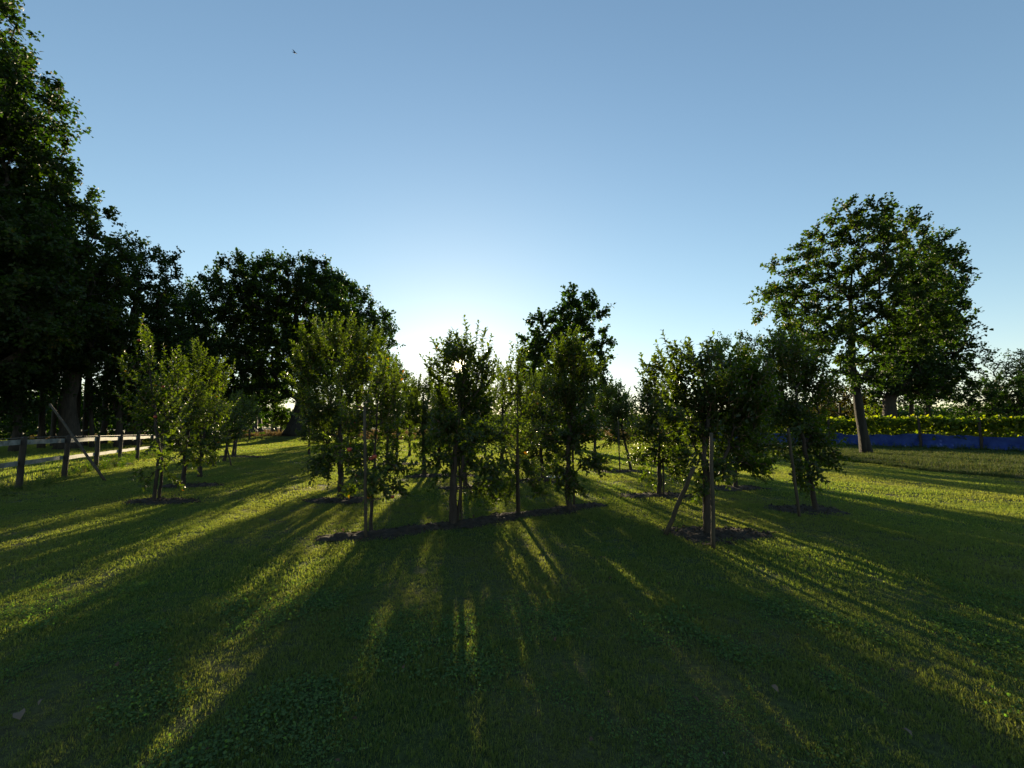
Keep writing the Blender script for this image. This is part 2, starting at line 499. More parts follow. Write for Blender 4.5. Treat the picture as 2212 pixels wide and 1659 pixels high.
def trunk_obj(root, NN, rad, nt_, Rb, rng, mat, sides, flare, org):
    pts = NN[:nt_].copy()
    r = rad[:nt_].copy()
    L = np.concatenate([[0], np.cumsum(np.linalg.norm(np.diff(pts, axis=0), axis=1))])
    r = np.maximum(r, 0.01) * (1 + flare * np.exp(-L / max(Rb * 2.2, 0.02)))
    # resample
    m = max(nt_ * 3, 12)
    tt = np.linspace(0, L[-1], m)
    P = np.stack([np.interp(tt, L, pts[:, i]) for i in range(3)], 1)
    P[1:-1] += rng.normal(0, Rb * 0.06, (m - 2, 3))
    rr = np.interp(tt, L, r)
    V, F, T = loft(P - org, rr, sides, rng, 0.06, True, 0.12)
    return obj('trunk', mesh_from('trunk', V, F, T, None, mat, True), root)

def big_tree(name, label, cat, base, Y, lobes, trunk_px, Rb, seed, lf=1.0, nclu=260, mind=0.7, rc=0.75, per=150, ls=0.15,
             leafm='oak_leaf', group=None, depth=0.6, flare=0.6, tintshift=0.0, bark='bark', twigs=6, sides=14, parent_z=None):
    rng = np.random.default_rng(seed)
    b = at(base, HOR, Y); b[2] = float(gz(b[0], b[1])) - 0.05
    org = b.copy()
    trunk = [b]
    for k, (x, y) in enumerate(trunk_px):
        trunk.append(at(x, y, Y))
    # subdivide
    tr = [trunk[0]]
    fork_z = None
    for k in range(1, len(trunk)):
        a, c = trunk[k - 1], trunk[k]
        m = max(1, int(np.linalg.norm(c - a) / 1.2))
        for q in range(1, m + 1):
            tr.append(a + (c - a) * q / m + (rng.normal(0, Rb * 0.15, 3) * [1, 1, 0]))
        if k == 1: fork = len(tr) - 1
    L = [(p, r * lf) for p, r in lobes3(lobes, Y, rng, depth)]
    pts = sample_lobes(L, nclu, rng, mind)
    NN, par, rad, tips = grow(tr, fork, pts, rng, 0.9, Rb)
    rad[:fork] = Rb * (1 + 0.12 * (1 - np.arange(fork) / max(fork, 1)))
    root = empty(name, org)
    tag(root, label, cat, group)
    trunk_obj(root, NN, rad, len(tr), Rb, rng, M[bark], sides, flare, org)
    idx = np.arange(len(tr), len(NN))
    V1, F1 = tubes(NN[par[idx]], NN[idx], np.minimum(rad[par[idx]], rad[idx] * 1.25), rad[idx], 5)
    # twigs with leaves on them
    nt2 = len(tips) * twigs
    c0 = np.repeat(NN[tips], twigs, 0)
    cen = np.array([p for p, _ in L]); 
    dd = c0[:, None, :] - cen[None]
    near = cen[np.argmin((dd ** 2).sum(-1), 1)]
    topness = np.clip((c0[:, 2] - NN[:, 2].min()) / np.ptp(NN[:, 2]) - 0.45, 0, 1)[:, None]
    D = unit(rng.normal(0, 1, (nt2, 3)) + unit(c0 - near) * 0.5 + np.array([0, 0, 1.0]) * (0.1 + 1.6 * topness))
    Lw = rc * rng.uniform(0.4, 1.2, nt2) * np.where(rng.uniform(0, 1, nt2) < 0.12, 1.5, 1.0)
    e = c0 + D * Lw[:, None]
    V2, F2 = tubes(c0, e, np.full(nt2, 0.012), np.full(nt2, 0.004), 3)
    V = np.concatenate([V1, V2]); F = np.concatenate([F1, F2 + len(V1)])
    tag(obj('branches', mesh_from('branches', V - org, F, None, None, M[bark], True), root), kind='stuff')
    k = max(2, per // twigs)
    n = nt2 * k
    t = rng.uniform(0.15, 1.05, n)
    P = np.repeat(c0, k, 0) + np.repeat(D * Lw[:, None], k, 0) * t[:, None] + rng.normal(0, 0.11 * rc, (n, 3))
    keep = P[:, 2] > 0.3
    P = P[keep]; n = len(P)
    Dl = rng.normal(0, 1, (n, 3)) + np.repeat(D, k, 0)[keep] * 0.7 + np.array([0, 0, -0.25])
    Nn = rng.normal(0, 0.7, (n, 3)) + np.array([0, 0, 0.8])
    S = ls * rng.uniform(0.65, 1.25, n)
    tt = np.clip(rng.beta(2, 3, n) * 0.8 + np.repeat(np.repeat(rng.normal(0, 0.12, len(tips)), twigs), k)[keep] + tintshift, 0, 1)
    V, F4, F3, T = leaves(P - org, Dl, Nn, S, tt, LEAF2)
    tag(obj('crown', mesh_from('crown', V, F4, F3, T, M[leafm]), root), kind='stuff')
    return root

SUNV = sd
def sun_gap(P, deg):
    v = unit(P - np.array([0, 0, CAMH]))
    a = np.degrees(np.arccos(np.clip(v @ SUNV, -1, 1)))
    return a > deg * np.random.default_rng(len(P)).uniform(0.8, 2.0, len(P))

def apple_tree(name, label, bpx, lobes, Rb, seed, fork_px, top_px=None, nsh=90, shoots=2, slen=0.40, ls=0.09, density=1.0,
               tintshift=0.0, group='young apple trees of the orchard', Y=None, leafd=0.0245, fruit=(), detail=True, extra_stems=(), tips_up=(), crown_cat='apple tree'):
    rng = np.random.default_rng(seed)
    b = ground(*bpx)
    if Y is None: Y = b[1]
    b = np.array([b[0], b[1], float(gz(b[0], b[1])) - 0.03])
    org = b.copy()
    tr = [b]
    tp = [fork_px] + ([top_px] if top_px else [])
    fork = 0
    prev = b
    for k, (x, y) in enumerate(tp):
        c = at(x, y, Y)
        m = max(2, int(np.linalg.norm(c - prev) / 0.15))
        for q in range(1, m + 1):
            tr.append(prev + (c - prev) * q / m + rng.normal(0, Rb * 0.22, 3) * [1, 1, 0])
        if k == 0: fork = len(tr) - 1
        prev = c
    fork = max(1, int(fork * 0.8))
    L = lobes3(lobes, Y, rng, 0.75)
    mind = 0.085
    nsh = int(nsh * (1.4 if Y < 9 else 1.7))
    pts = sample_lobes([(p, r * 0.9) for p, r in L], nsh, rng, mind)
    NN, par, rad, tips = grow(tr, fork, pts, rng, 0.16, Rb, up=0.5, pow_=0.46)
    rad[:fork] = Rb * (1 + 0.1 * (1 - np.arange(fork) / max(fork, 1)))
    root = empty(name, org)
    tag(root, label, crown_cat, group)
    trunk_obj(root, NN, rad, len(tr), Rb, rng, M['apple_bark'], 10, 0.35, org)
    for (sp, fp, rr) in extra_stems:
        a = ground(*sp); c = at(fp[0], fp[1], Y)
        m = 8
        P = np.array([a + (c - a) * q / m + rng.normal(0, rr * 0.25, 3) for q in range(m + 1)])
        V, F, T = loft(P - org, np.linspace(rr * 1.15, rr * 0.8, m + 1), 9, rng, 0.07)
        obj('stem', mesh_from('stem', V, F, T, None, M['apple_bark'], True), root)
    idx = np.arange(len(tr), len(NN))
    V1, F1 = tubes(NN[par[idx]], NN[idx], np.minimum(rad[par[idx]], rad[idx] * 1.3), rad[idx], 5)
    # shoots
    ns = len(tips) * shoots
    s0 = np.repeat(NN[tips], shoots, 0)
    ctr = np.mean([p for p, _ in L], 0)
    outw = unit((s0 - ctr) * np.array([1, 1, 0.4]))
    hgt = np.clip((s0[:, 2] - 0.5) / 1.4, 0, 1)[:, None]
    D = unit(outw * (1.0 - 0.45 * hgt) + np.array([0, 0, 1.0]) * (0.15 + 0.95 * hgt) + rng.normal(0, 0.28, (ns, 3)))
    Ls = slen * rng.uniform(0.4, 1.15, ns) * (0.7 + 0.5 * hgt[:, 0])
    for (x, y0, y1) in tips_up:      # the long leading shoots that stand out above the crown
        a = at(x[0], y0, Y + rng.uniform(-0.15, 0.15)); c = at(x[1], y1, Y)
        s0 = np.vstack([s0, a]); D = np.vstack([D, unit(c - a)]); Ls = np.append(Ls, np.linalg.norm(c - a)); ns += 1
    sb = D * Ls[:, None]
    bend = np.cross(D, rng.normal(0, 1, (ns, 3))) * (Ls * 0.12)[:, None]
    mid = s0 + sb * 0.5 + bend
    end = s0 + sb
    V2, F2 = tubes(np.concatenate([s0, mid]), np.concatenate([mid, end]), np.concatenate([np.full(ns, 0.0042), np.full(ns, 0.003)]), np.concatenate([np.full(ns, 0.003), np.full(ns, 0.0014)]), 4)
    tag(obj('branches', mesh_from('branches', V1 - org, F1, None, None, M['apple_bark'], True), root), kind='stuff')
    tag(obj('twigs', mesh_from('twigs', V2 - org, F2, None, None, M['twig'], True), root), kind='stuff')
    PP, DD, NNN, SS, TT = [], [], [], [], []
    for k in range(ns):
        m = max(4, int(Ls[k] / leafd * density))
        t = (np.arange(m) + rng.uniform(0, 0.5)) / m
        t = 0.06 + 0.94 * t
        p = ((1 - t) ** 2)[:, None] * s0[k] + (2 * t * (1 - t))[:, None] * (mid[k] + bend[k] * 0.5) + (t * t)[:, None] * end[k]
        a = np.arange(m) * 2.39996 + rng.uniform(0, 6.28)
        u = unit(np.cross(D[k], [0.3, 0.9, 0.2])); v = np.cross(D[k], u)
        rad_ = u[None] * np.cos(a)[:, None] + v[None] * np.sin(a)[:, None]
        ang = 0.95 - 0.45 * t
        dl = D[k][None] * (1 - ang * 0.55)[:, None] + rad_ * ang[:, None] + np.array([0, 0, -0.12]) + rng.normal(0, 0.12, (m, 3))
        PP.append(p); DD.append(dl); NNN.append(D[k][None] * 0.9 + np.array([0, 0, 0.5]) + rng.normal(0, 0.2, (m, 3)))
        SS.append(ls * rng.uniform(0.75, 1.15, m) * (1 - 0.4 * t ** 3))
        TT.append(np.clip(rng.beta(2.2, 2.6, m) * 0.85 + tintshift + 0.1 * t + rng.normal(0, 0.05), 0, 1))
    # spur leaves along the branches
    q = idx[rad[idx] < Rb * 0.55]
    if len(q):
        rep = max(1, int(round(6 * density)))
        p = np.repeat(NN[q], rep, 0) + rng.normal(0, 0.045, (len(q) * rep, 3))
        PP.append(p); DD.append(rng.normal(0, 1, p.shape) + np.array([0, 0, 0.1])); NNN.append(rng.normal(0, 0.5, p.shape) + np.array([0, 0, 0.9]))
        SS.append(ls * rng.uniform(0.7, 1.1, len(p))); TT.append(np.clip(rng.beta(2.2, 2.6, len(p)) * 0.8 + tintshift, 0, 1))
    P = np.concatenate(PP); DD = np.concatenate(DD); NNN = np.concatenate(NNN); SS = np.concatenate(SS); TT = np.concatenate(TT)
    g_ = sun_gap(P, 0.65) & (P[:, 2] > 0.12)
    V, F4, F3, T = leaves(P[g_] - org, DD[g_], NNN[g_], SS[g_], TT[g_], LEAF8 if detail else LEAF2)
    tag(obj('crown', mesh_from('crown', V, F4, F3, T, M['apple_leaf'], True), root), kind='stuff')
    for (x, y, rr) in fruit:
        p = at(x, y, Y + rng.uniform(-0.15, 0.1))
        o = obj('apple', APPLE, root, p - org)
        s = rr / 0.035; o.scale = (s, s, s)
    return root

# an apple: dimpled sphere with a stalk
def apple_mesh():
    V, F, T = [], [], []
    ns, nr = 14, 9
    for i in range(1, nr):
        th = math.pi * i / nr
        r = 0.035 * math.sin(th) ** 0.85 * (1 + 0.06 * math.cos(th))
        z = 0.031 * math.cos(th) - 0.010 * math.exp(-(th / 0.45) ** 2) + 0.006 * math.exp(-((math.pi - th) / 0.4) ** 2)
        for j in range(ns):
            a = 2 * math.pi * j / ns
            V.append((r * math.cos(a), r * math.sin(a), z))
    for i in range(nr - 2):
        for j in range(ns):
            k = (j + 1) % ns
            F.append((i * ns + j, (i + 1) * ns + j, (i + 1) * ns + k, i * ns + k))
    V.append((0, 0, 0.019)); V.append((0, 0, -0.024))
    for j in range(ns):
        k = (j + 1) % ns
        T.append((len(V) - 2, j, k)); T.append((len(V) - 1, (nr - 2) * ns + k, (nr - 2) * ns + j))
    v2, f2 = tubes([(0, 0, 0.015)], [(0.006, 0, 0.05)], [0.0015], [0.001], 4)
    F = F + (np.asarray(f2) + len(V)).tolist()
    V = np.concatenate([np.array(V), v2])
    return mesh_from('apple', V, F, T, None, M['apple'], True)
APPLE = apple_mesh()

# ---- orchard rows. fields: label, base px, crown lobes px, trunk radius, seed, fork px, top px, shoots
EX = dict
orchard = [
 # left row
 ('thin apple tree with a tall pointed leader, nearest the wooden fence', (331, 1086), [(312, 735, 22), (330, 790, 46), (295, 815, 25), (300, 870, 32), (350, 870, 46), (320, 920, 42), (372, 925, 30), (350, 985, 34), (320, 1020, 22), (372, 1030, 18)], 0.030, 1, (345, 980), (318, 760), EX(nsh=46, extra_stems=[((345, 1082), (352, 985), 0.024)], tips_up=[((318, 312), 760, 680), ((300, 290), 790, 728), ((345, 352), 800, 742)], density=0.9, tintshift=0.12, fruit=[(300, 735, .03), (352, 835, .032), (335, 900, .03)])),
 ('bushy apple tree behind the pointed one, on a stout straight trunk', (396, 1052), [(430, 790, 34), (398, 828, 40), (460, 815, 34), (425, 880, 56), (395, 945, 42), (455, 900, 36), (425, 985, 34)], 0.042, 2, (402, 960), (430, 790), EX(nsh=74, tips_up=[((430, 428), 800, 728), ((462, 472), 820, 765), ((478, 488), 850, 800)], tintshift=0.06)),
 ('small apple tree, third in the left row, short dark trunk', (431, 1030), [(450, 890, 38), (438, 950, 36), (458, 940, 26)], 0.05, 3, (434, 970), (448, 900), EX(nsh=45, tintshift=0.1)),
 ('low apple tree with a crooked trunk in the left row', (464, 1008), [(490, 900, 36), (478, 945, 34), (505, 930, 24)], 0.05, 4, (462, 970), (490, 905), EX(nsh=50)),
 ('small round apple tree beside the leaning stake, far along the left row', (485, 998), [(517, 885, 28), (510, 915, 30), (530, 905, 26)], 0.05, 5, (492, 950), (512, 895), EX(nsh=45)),
 ('last visible apple tree of the left row, two slim trunks', (502, 986), [(528, 870, 22), (535, 905, 24), (515, 930, 24)], 0.045, 6, (508, 940), (525, 880), EX(nsh=36, extra_stems=[((508, 987), (512, 940), 0.04)])),
 # row two
 ('large broad apple tree left of centre, in front of the big round oak', (737, 1082), [(688, 750, 38), (738, 735, 40), (790, 765, 42), (660, 790, 26), (695, 830, 52), (760, 830, 60), (668, 870, 30), (700, 900, 52), (765, 905, 50), (730, 975, 46), (695, 1005, 32), (775, 985, 34), (805, 830, 36)], 0.05, 7, (735, 900), (745, 740), EX(nsh=210, slen=0.42, tips_up=[((690, 680), 760, 705), ((720, 716), 750, 690), ((742, 748), 740, 685), ((775, 790), 750, 700), ((800, 812), 770, 715), ((655, 640), 800, 745)], tintshift=0.04)),
 ('slim apple tree hung with red apples, nearest of the mulched row', (802, 1150), [(822, 838, 34), (800, 885, 34), (838, 890, 34), (775, 930, 32), (818, 955, 36), (775, 990, 30), (838, 1005, 30), (800, 1035, 32), (842, 1045, 26), (770, 1050, 18), (862, 1050, 18)], 0.022, 8, (806, 1040), (818, 850), EX(nsh=62, ls=0.085, density=0.85, tintshift=0.14, fruit=[(755, 971, .036), (802, 991, .036), (809, 986, .034), (773, 1027, .034), (768, 916, .033), (847, 1073, .033), (848, 1055, .03), (778, 880, .03)], tips_up=[((790, 784), 1000, 985), ((880, 915), 1010, 985)])),
 ('apple tree on thin twin trunks standing behind the red apple tree', (856, 1004), [(855, 830, 30), (882, 875, 32), (848, 900, 36), (880, 930, 26), (862, 955, 24)], 0.045, 9, (858, 950), (860, 850), EX(nsh=60, extra_stems=[((848, 1004), (850, 950), 0.03)])),
 ('apple tree half hidden between the broad one and the twin trunked one', (835, 998), [(838, 800, 26), (835, 850, 32), (828, 910, 30), (842, 950, 22)], 0.055, 10, (838, 950), (838, 820), EX(nsh=50, tintshift=0.08)),
 ('apple tree with one straight trunk just left of the sunlit one', (917, 1029), [(912, 845, 26), (900, 890, 34), (930, 905, 36), (918, 955, 32), (895, 850, 22)], 0.052, 11, (915, 965), (915, 850), EX(nsh=80, tips_up=[((912, 910), 850, 805)])),
 # centre row on the mulch strip
 ('tall apple tree with the low sun shining through its crown', (980, 1137), [(1012, 765, 16), (1040, 775, 16), (958, 782, 24), (1000, 825, 28), (1038, 815, 32), (948, 820, 24), (985, 870, 46), (1022, 880, 36), (978, 930, 42), (1005, 955, 38), (955, 990, 26), (1045, 1010, 26), (1060, 1045, 24), (1030, 1050, 20), (950, 1035, 18), (990, 792, 30), (972, 775, 24), (1010, 785, 28), (990, 810, 30)], 0.038, 12, (982, 985), (1005, 760), EX(nsh=130, slen=0.32, extra_stems=[((974, 1136), (976, 990), 0.03), ((988, 1134), (1000, 985), 0.026)], tips_up=[((1004, 1002), 765, 683), ((1014, 1013), 765, 705), ((1028, 1034), 760, 693), ((1046, 1052), 765, 706), ((1052, 1062), 780, 722), ((962, 958), 770, 740), ((940, 928), 800, 762), ((945, 938), 850, 800)])),
 ('sparse narrow apple tree at the middle of the mulch strip', (1117, 1111), [(1118, 800, 26), (1108, 850, 32), (1138, 880, 30), (1100, 930, 30), (1132, 945, 28), (1105, 995, 30), (1138, 1015, 30), (1090, 1040, 26), (1075, 1070, 22), (1155, 1055, 24)], 0.02, 13, (1116, 1020), (1118, 830), EX(nsh=62, ls=0.085, density=0.85, tintshift=0.12, tips_up=[((1085, 1068), 790, 760)])),
 ('dense upright apple tree at the right end of the mulch strip', (1229, 1104), [(1240, 775, 34), (1212, 795, 30), (1262, 830, 34), (1225, 870, 48), (1245, 935, 46), (1200, 955, 32), (1272, 1000, 26), (1215, 1010, 30), (1240, 1040, 22)], 0.042, 14, (1228, 980), (1238, 780), EX(nsh=130, tips_up=[((1238, 1238), 775, 728), ((1215, 1210), 790, 752), ((1262, 1268), 810, 775), ((1285, 1300), 1010, 985)])),
 ('short stemmed apple tree behind and between, right of the sunlit tree', (1084, 1007), [(1085, 815, 28), (1075, 860, 34), (1100, 880, 30), (1082, 930, 34), (1060, 905, 24), (1100, 960, 24)], 0.06, 15, (1085, 960), (1085, 830), EX(nsh=85)),
 ('apple tree with a slanting trunk beside the white lid', (1175, 1040), [(1178, 850, 30), (1160, 890, 34), (1192, 905, 32), (1168, 950, 36), (1190, 975, 26), (1150, 975, 22)], 0.05, 16, (1168, 985), (1178, 860), EX(nsh=85, tintshift=0.05)),
 ('small distant apple tree seen left of the sunlit trunk', (952, 990), [(948, 880, 24), (955, 915, 28), (940, 940, 24)], 0.05, 17, (952, 955), (950, 890), EX(nsh=40, detail=False)),
 ('small distant apple tree seen between the two middle trees', (1048, 985), [(1040, 880, 26), (1052, 915, 28), (1035, 940, 24)], 0.05, 18, (1048, 950), (1045, 890), EX(nsh=40, detail=False)),
 ('distant apple tree left of the dense upright one', (1135, 985), [(1135, 860, 26), (1145, 905, 28), (1130, 935, 24)], 0.05, 19, (1136, 955), (1138, 880), EX(nsh=40, detail=False)),
 ('apple tree half covered by the broad one, left side of it', (712, 1012), [(705, 880, 40), (728, 915, 36), (695, 935, 34), (712, 970, 28)], 0.05, 38, (712, 965), (710, 880), EX(nsh=90)),
 ('apple tree well behind the broad one and mostly covered by it', (752, 992), [(750, 870, 34), (735, 905, 30), (768, 915, 30), (750, 945, 26)], 0.05, 39, (752, 955), (750, 870), EX(nsh=70)),
 ('far apple tree glimpsed left of the broad one', (668, 982), [(668, 905, 22), (680, 925, 22), (660, 935, 18)], 0.05, 40, (668, 955), (668, 905), EX(nsh=45, detail=False)),
 ('apple tree directly behind the sunlit one, on its own soil patch', (1004, 1056), [(1010, 850, 30), (975, 880, 34), (1035, 885, 34), (1005, 930, 40), (960, 940, 28), (1050, 940, 30), (1010, 985, 28)], 0.045, 30, (1005, 985), (1008, 860), EX(nsh=120)),
 ('apple tree behind the gap left of the sunlit tree', (948, 1012), [(945, 860, 28), (930, 900, 30), (965, 910, 30), (945, 950, 30)], 0.05, 31, (948, 965), (946, 870), EX(nsh=75)),
 ('apple tree filling the gap between sparse and dense upright trees', (1150, 1018), [(1150, 840, 26), (1135, 885, 28), (1165, 890, 26), (1150, 935, 28)], 0.05, 32, (1150, 965), (1150, 860), EX(nsh=70)),
 ('far apple tree just right of the dense upright one', (1285, 990), [(1285, 875, 26), (1270, 915, 26), (1300, 915, 24), (1285, 945, 22)], 0.06, 33, (1285, 960), (1285, 880), EX(nsh=50, detail=False)),
 ('far apple tree left of the twin trunked one', (885, 985), [(885, 875, 24), (872, 910, 24), (900, 910, 24), (885, 940, 22)], 0.06, 34, (885, 955), (885, 880), EX(nsh=50, detail=False)),
 ('far apple tree in the row behind the middle of the strip', (1090, 975), [(1092, 880, 24), (1075, 915, 24), (1108, 915, 24), (1090, 935, 20)], 0.07, 35, (1091, 950), (1091, 880), EX(nsh=50, detail=False)),
 ('far apple tree in the row behind the white lid', (1200, 980), [(1200, 875, 26), (1185, 910, 24), (1218, 915, 26), (1200, 940, 22)], 0.07, 36, (1200, 955), (1200, 880), EX(nsh=50, detail=False)),
 ('far apple tree straight behind the sunlit trunk', (1000, 978), [(1000, 885, 22), (985, 915, 22), (1015, 915, 22)], 0.07, 37, (1000, 950), (1000, 880), EX(nsh=45, detail=False)),
 # right rows
 ('apple tree with a bowed trunk beyond the dense upright one', (1364, 1017), [(1325, 862, 28), (1345, 895, 32), (1315, 905, 28), (1358, 935, 28), (1322, 945, 22), (1300, 880, 20)], 0.042, 20, (1352, 965), (1330, 870), EX(nsh=85, tips_up=[((1322, 1320), 860, 835)], tintshift=0.1)),
 ('apple tree with low branches behind the propped one', (1424, 1072), [(1412, 880, 34), (1448, 900, 34), (1405, 930, 40), (1440, 960, 40), (1400, 985, 30), (1455, 1010, 28), (1395, 1020, 18)], 0.042, 21, (1424, 985), (1425, 890), EX(nsh=95)),
 ('widest apple tree on the right, spreading crown over a slanting prop', (1530, 1160), [(1430, 822, 36), (1480, 795, 38), (1532, 792, 38), (1580, 815, 44), (1625, 840, 36), (1415, 865, 28), (1480, 865, 48), (1550, 870, 58), (1612, 900, 44), (1455, 915, 34), (1520, 925, 48), (1582, 950, 38), (1645, 870, 28), (1480, 985, 26), (1540, 1005, 32), (1605, 1000, 28), (1648, 1000, 16), (1520, 1050, 22)], 0.042, 22, (1522, 985), (1535, 830), EX(nsh=215, slen=0.32, ls=0.092, extra_stems=[((1537, 1150), (1528, 1000), 0.024)], tips_up=[((1430, 1428), 800, 755), ((1480, 1478), 780, 750), ((1530, 1528), 780, 742), ((1415, 1392), 830, 790), ((1600, 1618), 1000, 985), ((1630, 1672), 1000, 998), ((1640, 1672), 870, 840)])),
 ('small apple tree in the gap right of the propped tree', (1588, 1055), [(1600, 920, 38), (1590, 970, 34), (1632, 955, 36), (1640, 1010, 24), (1560, 980, 24)], 0.04, 23, (1592, 990), (1605, 920), EX(nsh=80)),
 ('tall apple tree on the far right with a forked red brown trunk', (1763, 1106), [(1695, 790, 44), (1735, 815, 44), (1680, 845, 38), (1765, 862, 38), (1702, 905, 44), (1745, 945, 44), (1778, 985, 26), (1738, 1015, 30), (1700, 975, 30), (1715, 755, 26)], 0.038, 24, (1745, 1010), (1710, 800), EX(nsh=150, tips_up=[((1790, 1822), 1000, 988), ((1770, 1790), 1010, 1015), ((1690, 1685), 780, 740)])),
]
for (lab, bp, lobes, Rb, seed, fp, tp, kw) in orchard:
    apple_tree('apple_tree', lab, bp, lobes, Rb, seed, fp, tp, **kw)

# ---- big trees
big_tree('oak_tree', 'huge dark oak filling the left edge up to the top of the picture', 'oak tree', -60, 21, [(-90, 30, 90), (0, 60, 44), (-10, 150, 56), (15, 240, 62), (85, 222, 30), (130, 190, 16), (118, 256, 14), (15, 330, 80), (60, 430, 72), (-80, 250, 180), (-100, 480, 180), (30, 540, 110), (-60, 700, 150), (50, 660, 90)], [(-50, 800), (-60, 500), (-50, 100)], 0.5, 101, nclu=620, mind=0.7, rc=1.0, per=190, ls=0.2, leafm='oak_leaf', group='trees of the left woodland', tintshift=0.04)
big_tree('oak_tree', 'tall oak second from the left, warm tinted outer leaves', 'oak tree', 150, 26, [(110, 440, 62), (150, 490, 58), (190, 560, 62), (110, 600, 90), (215, 620, 60), (150, 700, 95), (60, 740, 90), (220, 720, 60), (200, 470, 22)], [(150, 800), (140, 600), (125, 450)], 0.38, 102, nclu=350, mind=0.98, rc=0.9, per=190, ls=0.19, lf=1.12, leafm='oak_leaf_warm', group='trees of the left woodland')
big_tree('oak_tree', 'oak third from the left, with sky gaps in its middle', 'oak tree', 290, 31, [(290, 570, 44), (330, 590, 44), (270, 650, 62), (335, 660, 50), (250, 740, 66), (320, 740, 62), (290, 800, 55), (225, 600, 30)], [(292, 820), (290, 700), (300, 590)], 0.34, 103, nclu=290, mind=1.06, rc=0.95, per=180, ls=0.2, lf=1.15, leafm='oak_leaf', group='trees of the left woodland')
big_tree('oak_tree', 'lower oak joining the woodland to the big round oak', 'oak tree', 395, 37, [(385, 665, 34), (410, 700, 36), (360, 720, 46), (400, 770, 50), (350, 800, 50), (420, 830, 42), (380, 860, 36)], [(395, 850), (392, 780), (390, 690)], 0.34, 104, nclu=260, mind=0.95, rc=1.05, per=150, ls=0.22, lf=1.12, leafm='oak_leaf', group='trees of the left woodland')
big_tree('woodland_tree', 'dark understorey tree at the left edge behind the fence', 'tree', 40, 24, [(10, 800, 70), (60, 830, 60), (-40, 850, 70), (20, 880, 40), (90, 790, 50)], [(40, 870), (35, 800)], 0.16, 105, nclu=170, mind=0.7, rc=0.85, per=120, ls=0.16, group='trees of the left woodland')
big_tree('woodland_tree', 'dark understorey tree right of the bright gap in the wood', 'tree', 260, 29, [(250, 840, 40), (290, 860, 44), (240, 880, 30), (310, 820, 40)], [(258, 890), (262, 850)], 0.16, 106, nclu=130, mind=0.75, rc=0.85, per=110, ls=0.17, group='trees of the left woodland')
big_tree('woodland_tree', 'low dark tree beneath the oaks behind the left apple row', 'tree', 430, 40, [(420, 880, 36), (460, 870, 40), (380, 890, 30), (500, 880, 30)], [(430, 905), (430, 880)], 0.16, 107, nclu=120, mind=0.85, rc=0.9, per=110, ls=0.2, group='trees of the left woodland')
for i, (x, Yd, r_) in enumerate([(95, 27, 0.14), (168, 28, 0.16), (186, 30, 0.12), (204, 28, 0.10), (228, 33, 0.16), (120, 30, 0.12)]):
    lab = ['slim dark trunk tree left of the bright gap in the wood', 'dark pole-like tree at the left side of the bright gap', 'thin tree standing in the middle of the bright gap', 'thin leaning tree at the right side of the bright gap', 'dark trunk tree just right of the bright gap', 'slim shadowed tree between the wood edge and the bright gap'][i]
    big_tree('woodland_tree', lab, 'tree', x, Yd, [(x, 740, 26), (x + 8, 710, 24), (x - 10, 770, 14)], [(x + [0, 2, 4, -10, 3, 0][i], 790), (x, 700)], r_, 110 + i, nclu=30, mind=0.6, rc=0.7, per=90, ls=0.17, group='trees of the left woodland', sides=8, flare=0.3)
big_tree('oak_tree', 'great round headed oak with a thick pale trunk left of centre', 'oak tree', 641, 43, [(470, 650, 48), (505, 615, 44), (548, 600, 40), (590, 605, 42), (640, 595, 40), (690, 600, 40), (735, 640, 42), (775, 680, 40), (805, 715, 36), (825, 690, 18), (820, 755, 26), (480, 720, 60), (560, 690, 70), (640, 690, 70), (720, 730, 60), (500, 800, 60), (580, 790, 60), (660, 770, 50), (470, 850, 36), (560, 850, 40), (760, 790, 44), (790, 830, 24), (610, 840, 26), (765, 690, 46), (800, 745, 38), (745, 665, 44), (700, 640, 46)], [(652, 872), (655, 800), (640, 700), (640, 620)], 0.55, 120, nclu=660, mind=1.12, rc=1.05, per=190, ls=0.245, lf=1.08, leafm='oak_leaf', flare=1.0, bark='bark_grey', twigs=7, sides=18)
big_tree('oak_tree', 'small wispy tree sunlit at the right foot of the round oak', 'tree', 862, 56, [(850, 800, 20), (868, 825, 18), (845, 840, 26), (878, 855, 26), (898, 872, 18), (835, 870, 24)], [(862, 880), (858, 820)], 0.2, 121, nclu=190, mind=0.85, rc=1.1, per=120, ls=0.22, leafm='oak_leaf_warm')
big_tree('maple_tree', 'tall broadleaf tree with clumped foliage behind the centre row', 'tree', 1238, 27, [(1248, 655, 26), (1225, 685, 24), (1275, 675, 26), (1165, 715, 26), (1195, 710, 26), (1240, 725, 36), (1285, 735, 28), (1150, 760, 30), (1195, 775, 36), (1295, 790, 24), (1245, 790, 40), (1145, 810, 26), (1190, 840, 36), (1285, 840, 32), (1240, 860, 40), (1310, 760, 12)], [(1238, 900), (1240, 780), (1246, 670)], 0.24, 122, nclu=230, mind=0.62, rc=0.62, per=150, ls=0.19, leafm='oak_leaf', tintshift=0.03)
big_tree('hedge_tree', 'low rounded tree sloping down right of the tall centre tree', 'tree', 1330, 38, [(1325, 855, 22), (1348, 875, 20), (1300, 880, 24), (1370, 890, 16)], [(1330, 898), (1330, 870)], 0.16, 123, nclu=70, mind=0.7, rc=0.8, per=100, ls=0.19)
big_tree('distant_tree', 'broad bluish green tree behind the widest apple tree', 'tree', 1600, 90, [(1565, 765, 24), (1600, 752, 22), (1640, 750, 26), (1580, 800, 40), (1640, 800, 46), (1690, 790, 30), (1560, 840, 36), (1640, 860, 40)], [(1600, 880), (1605, 800)], 0.6, 124, nclu=220, mind=2.0, rc=2.2, per=110, ls=0.42, leafm='oak_leaf')
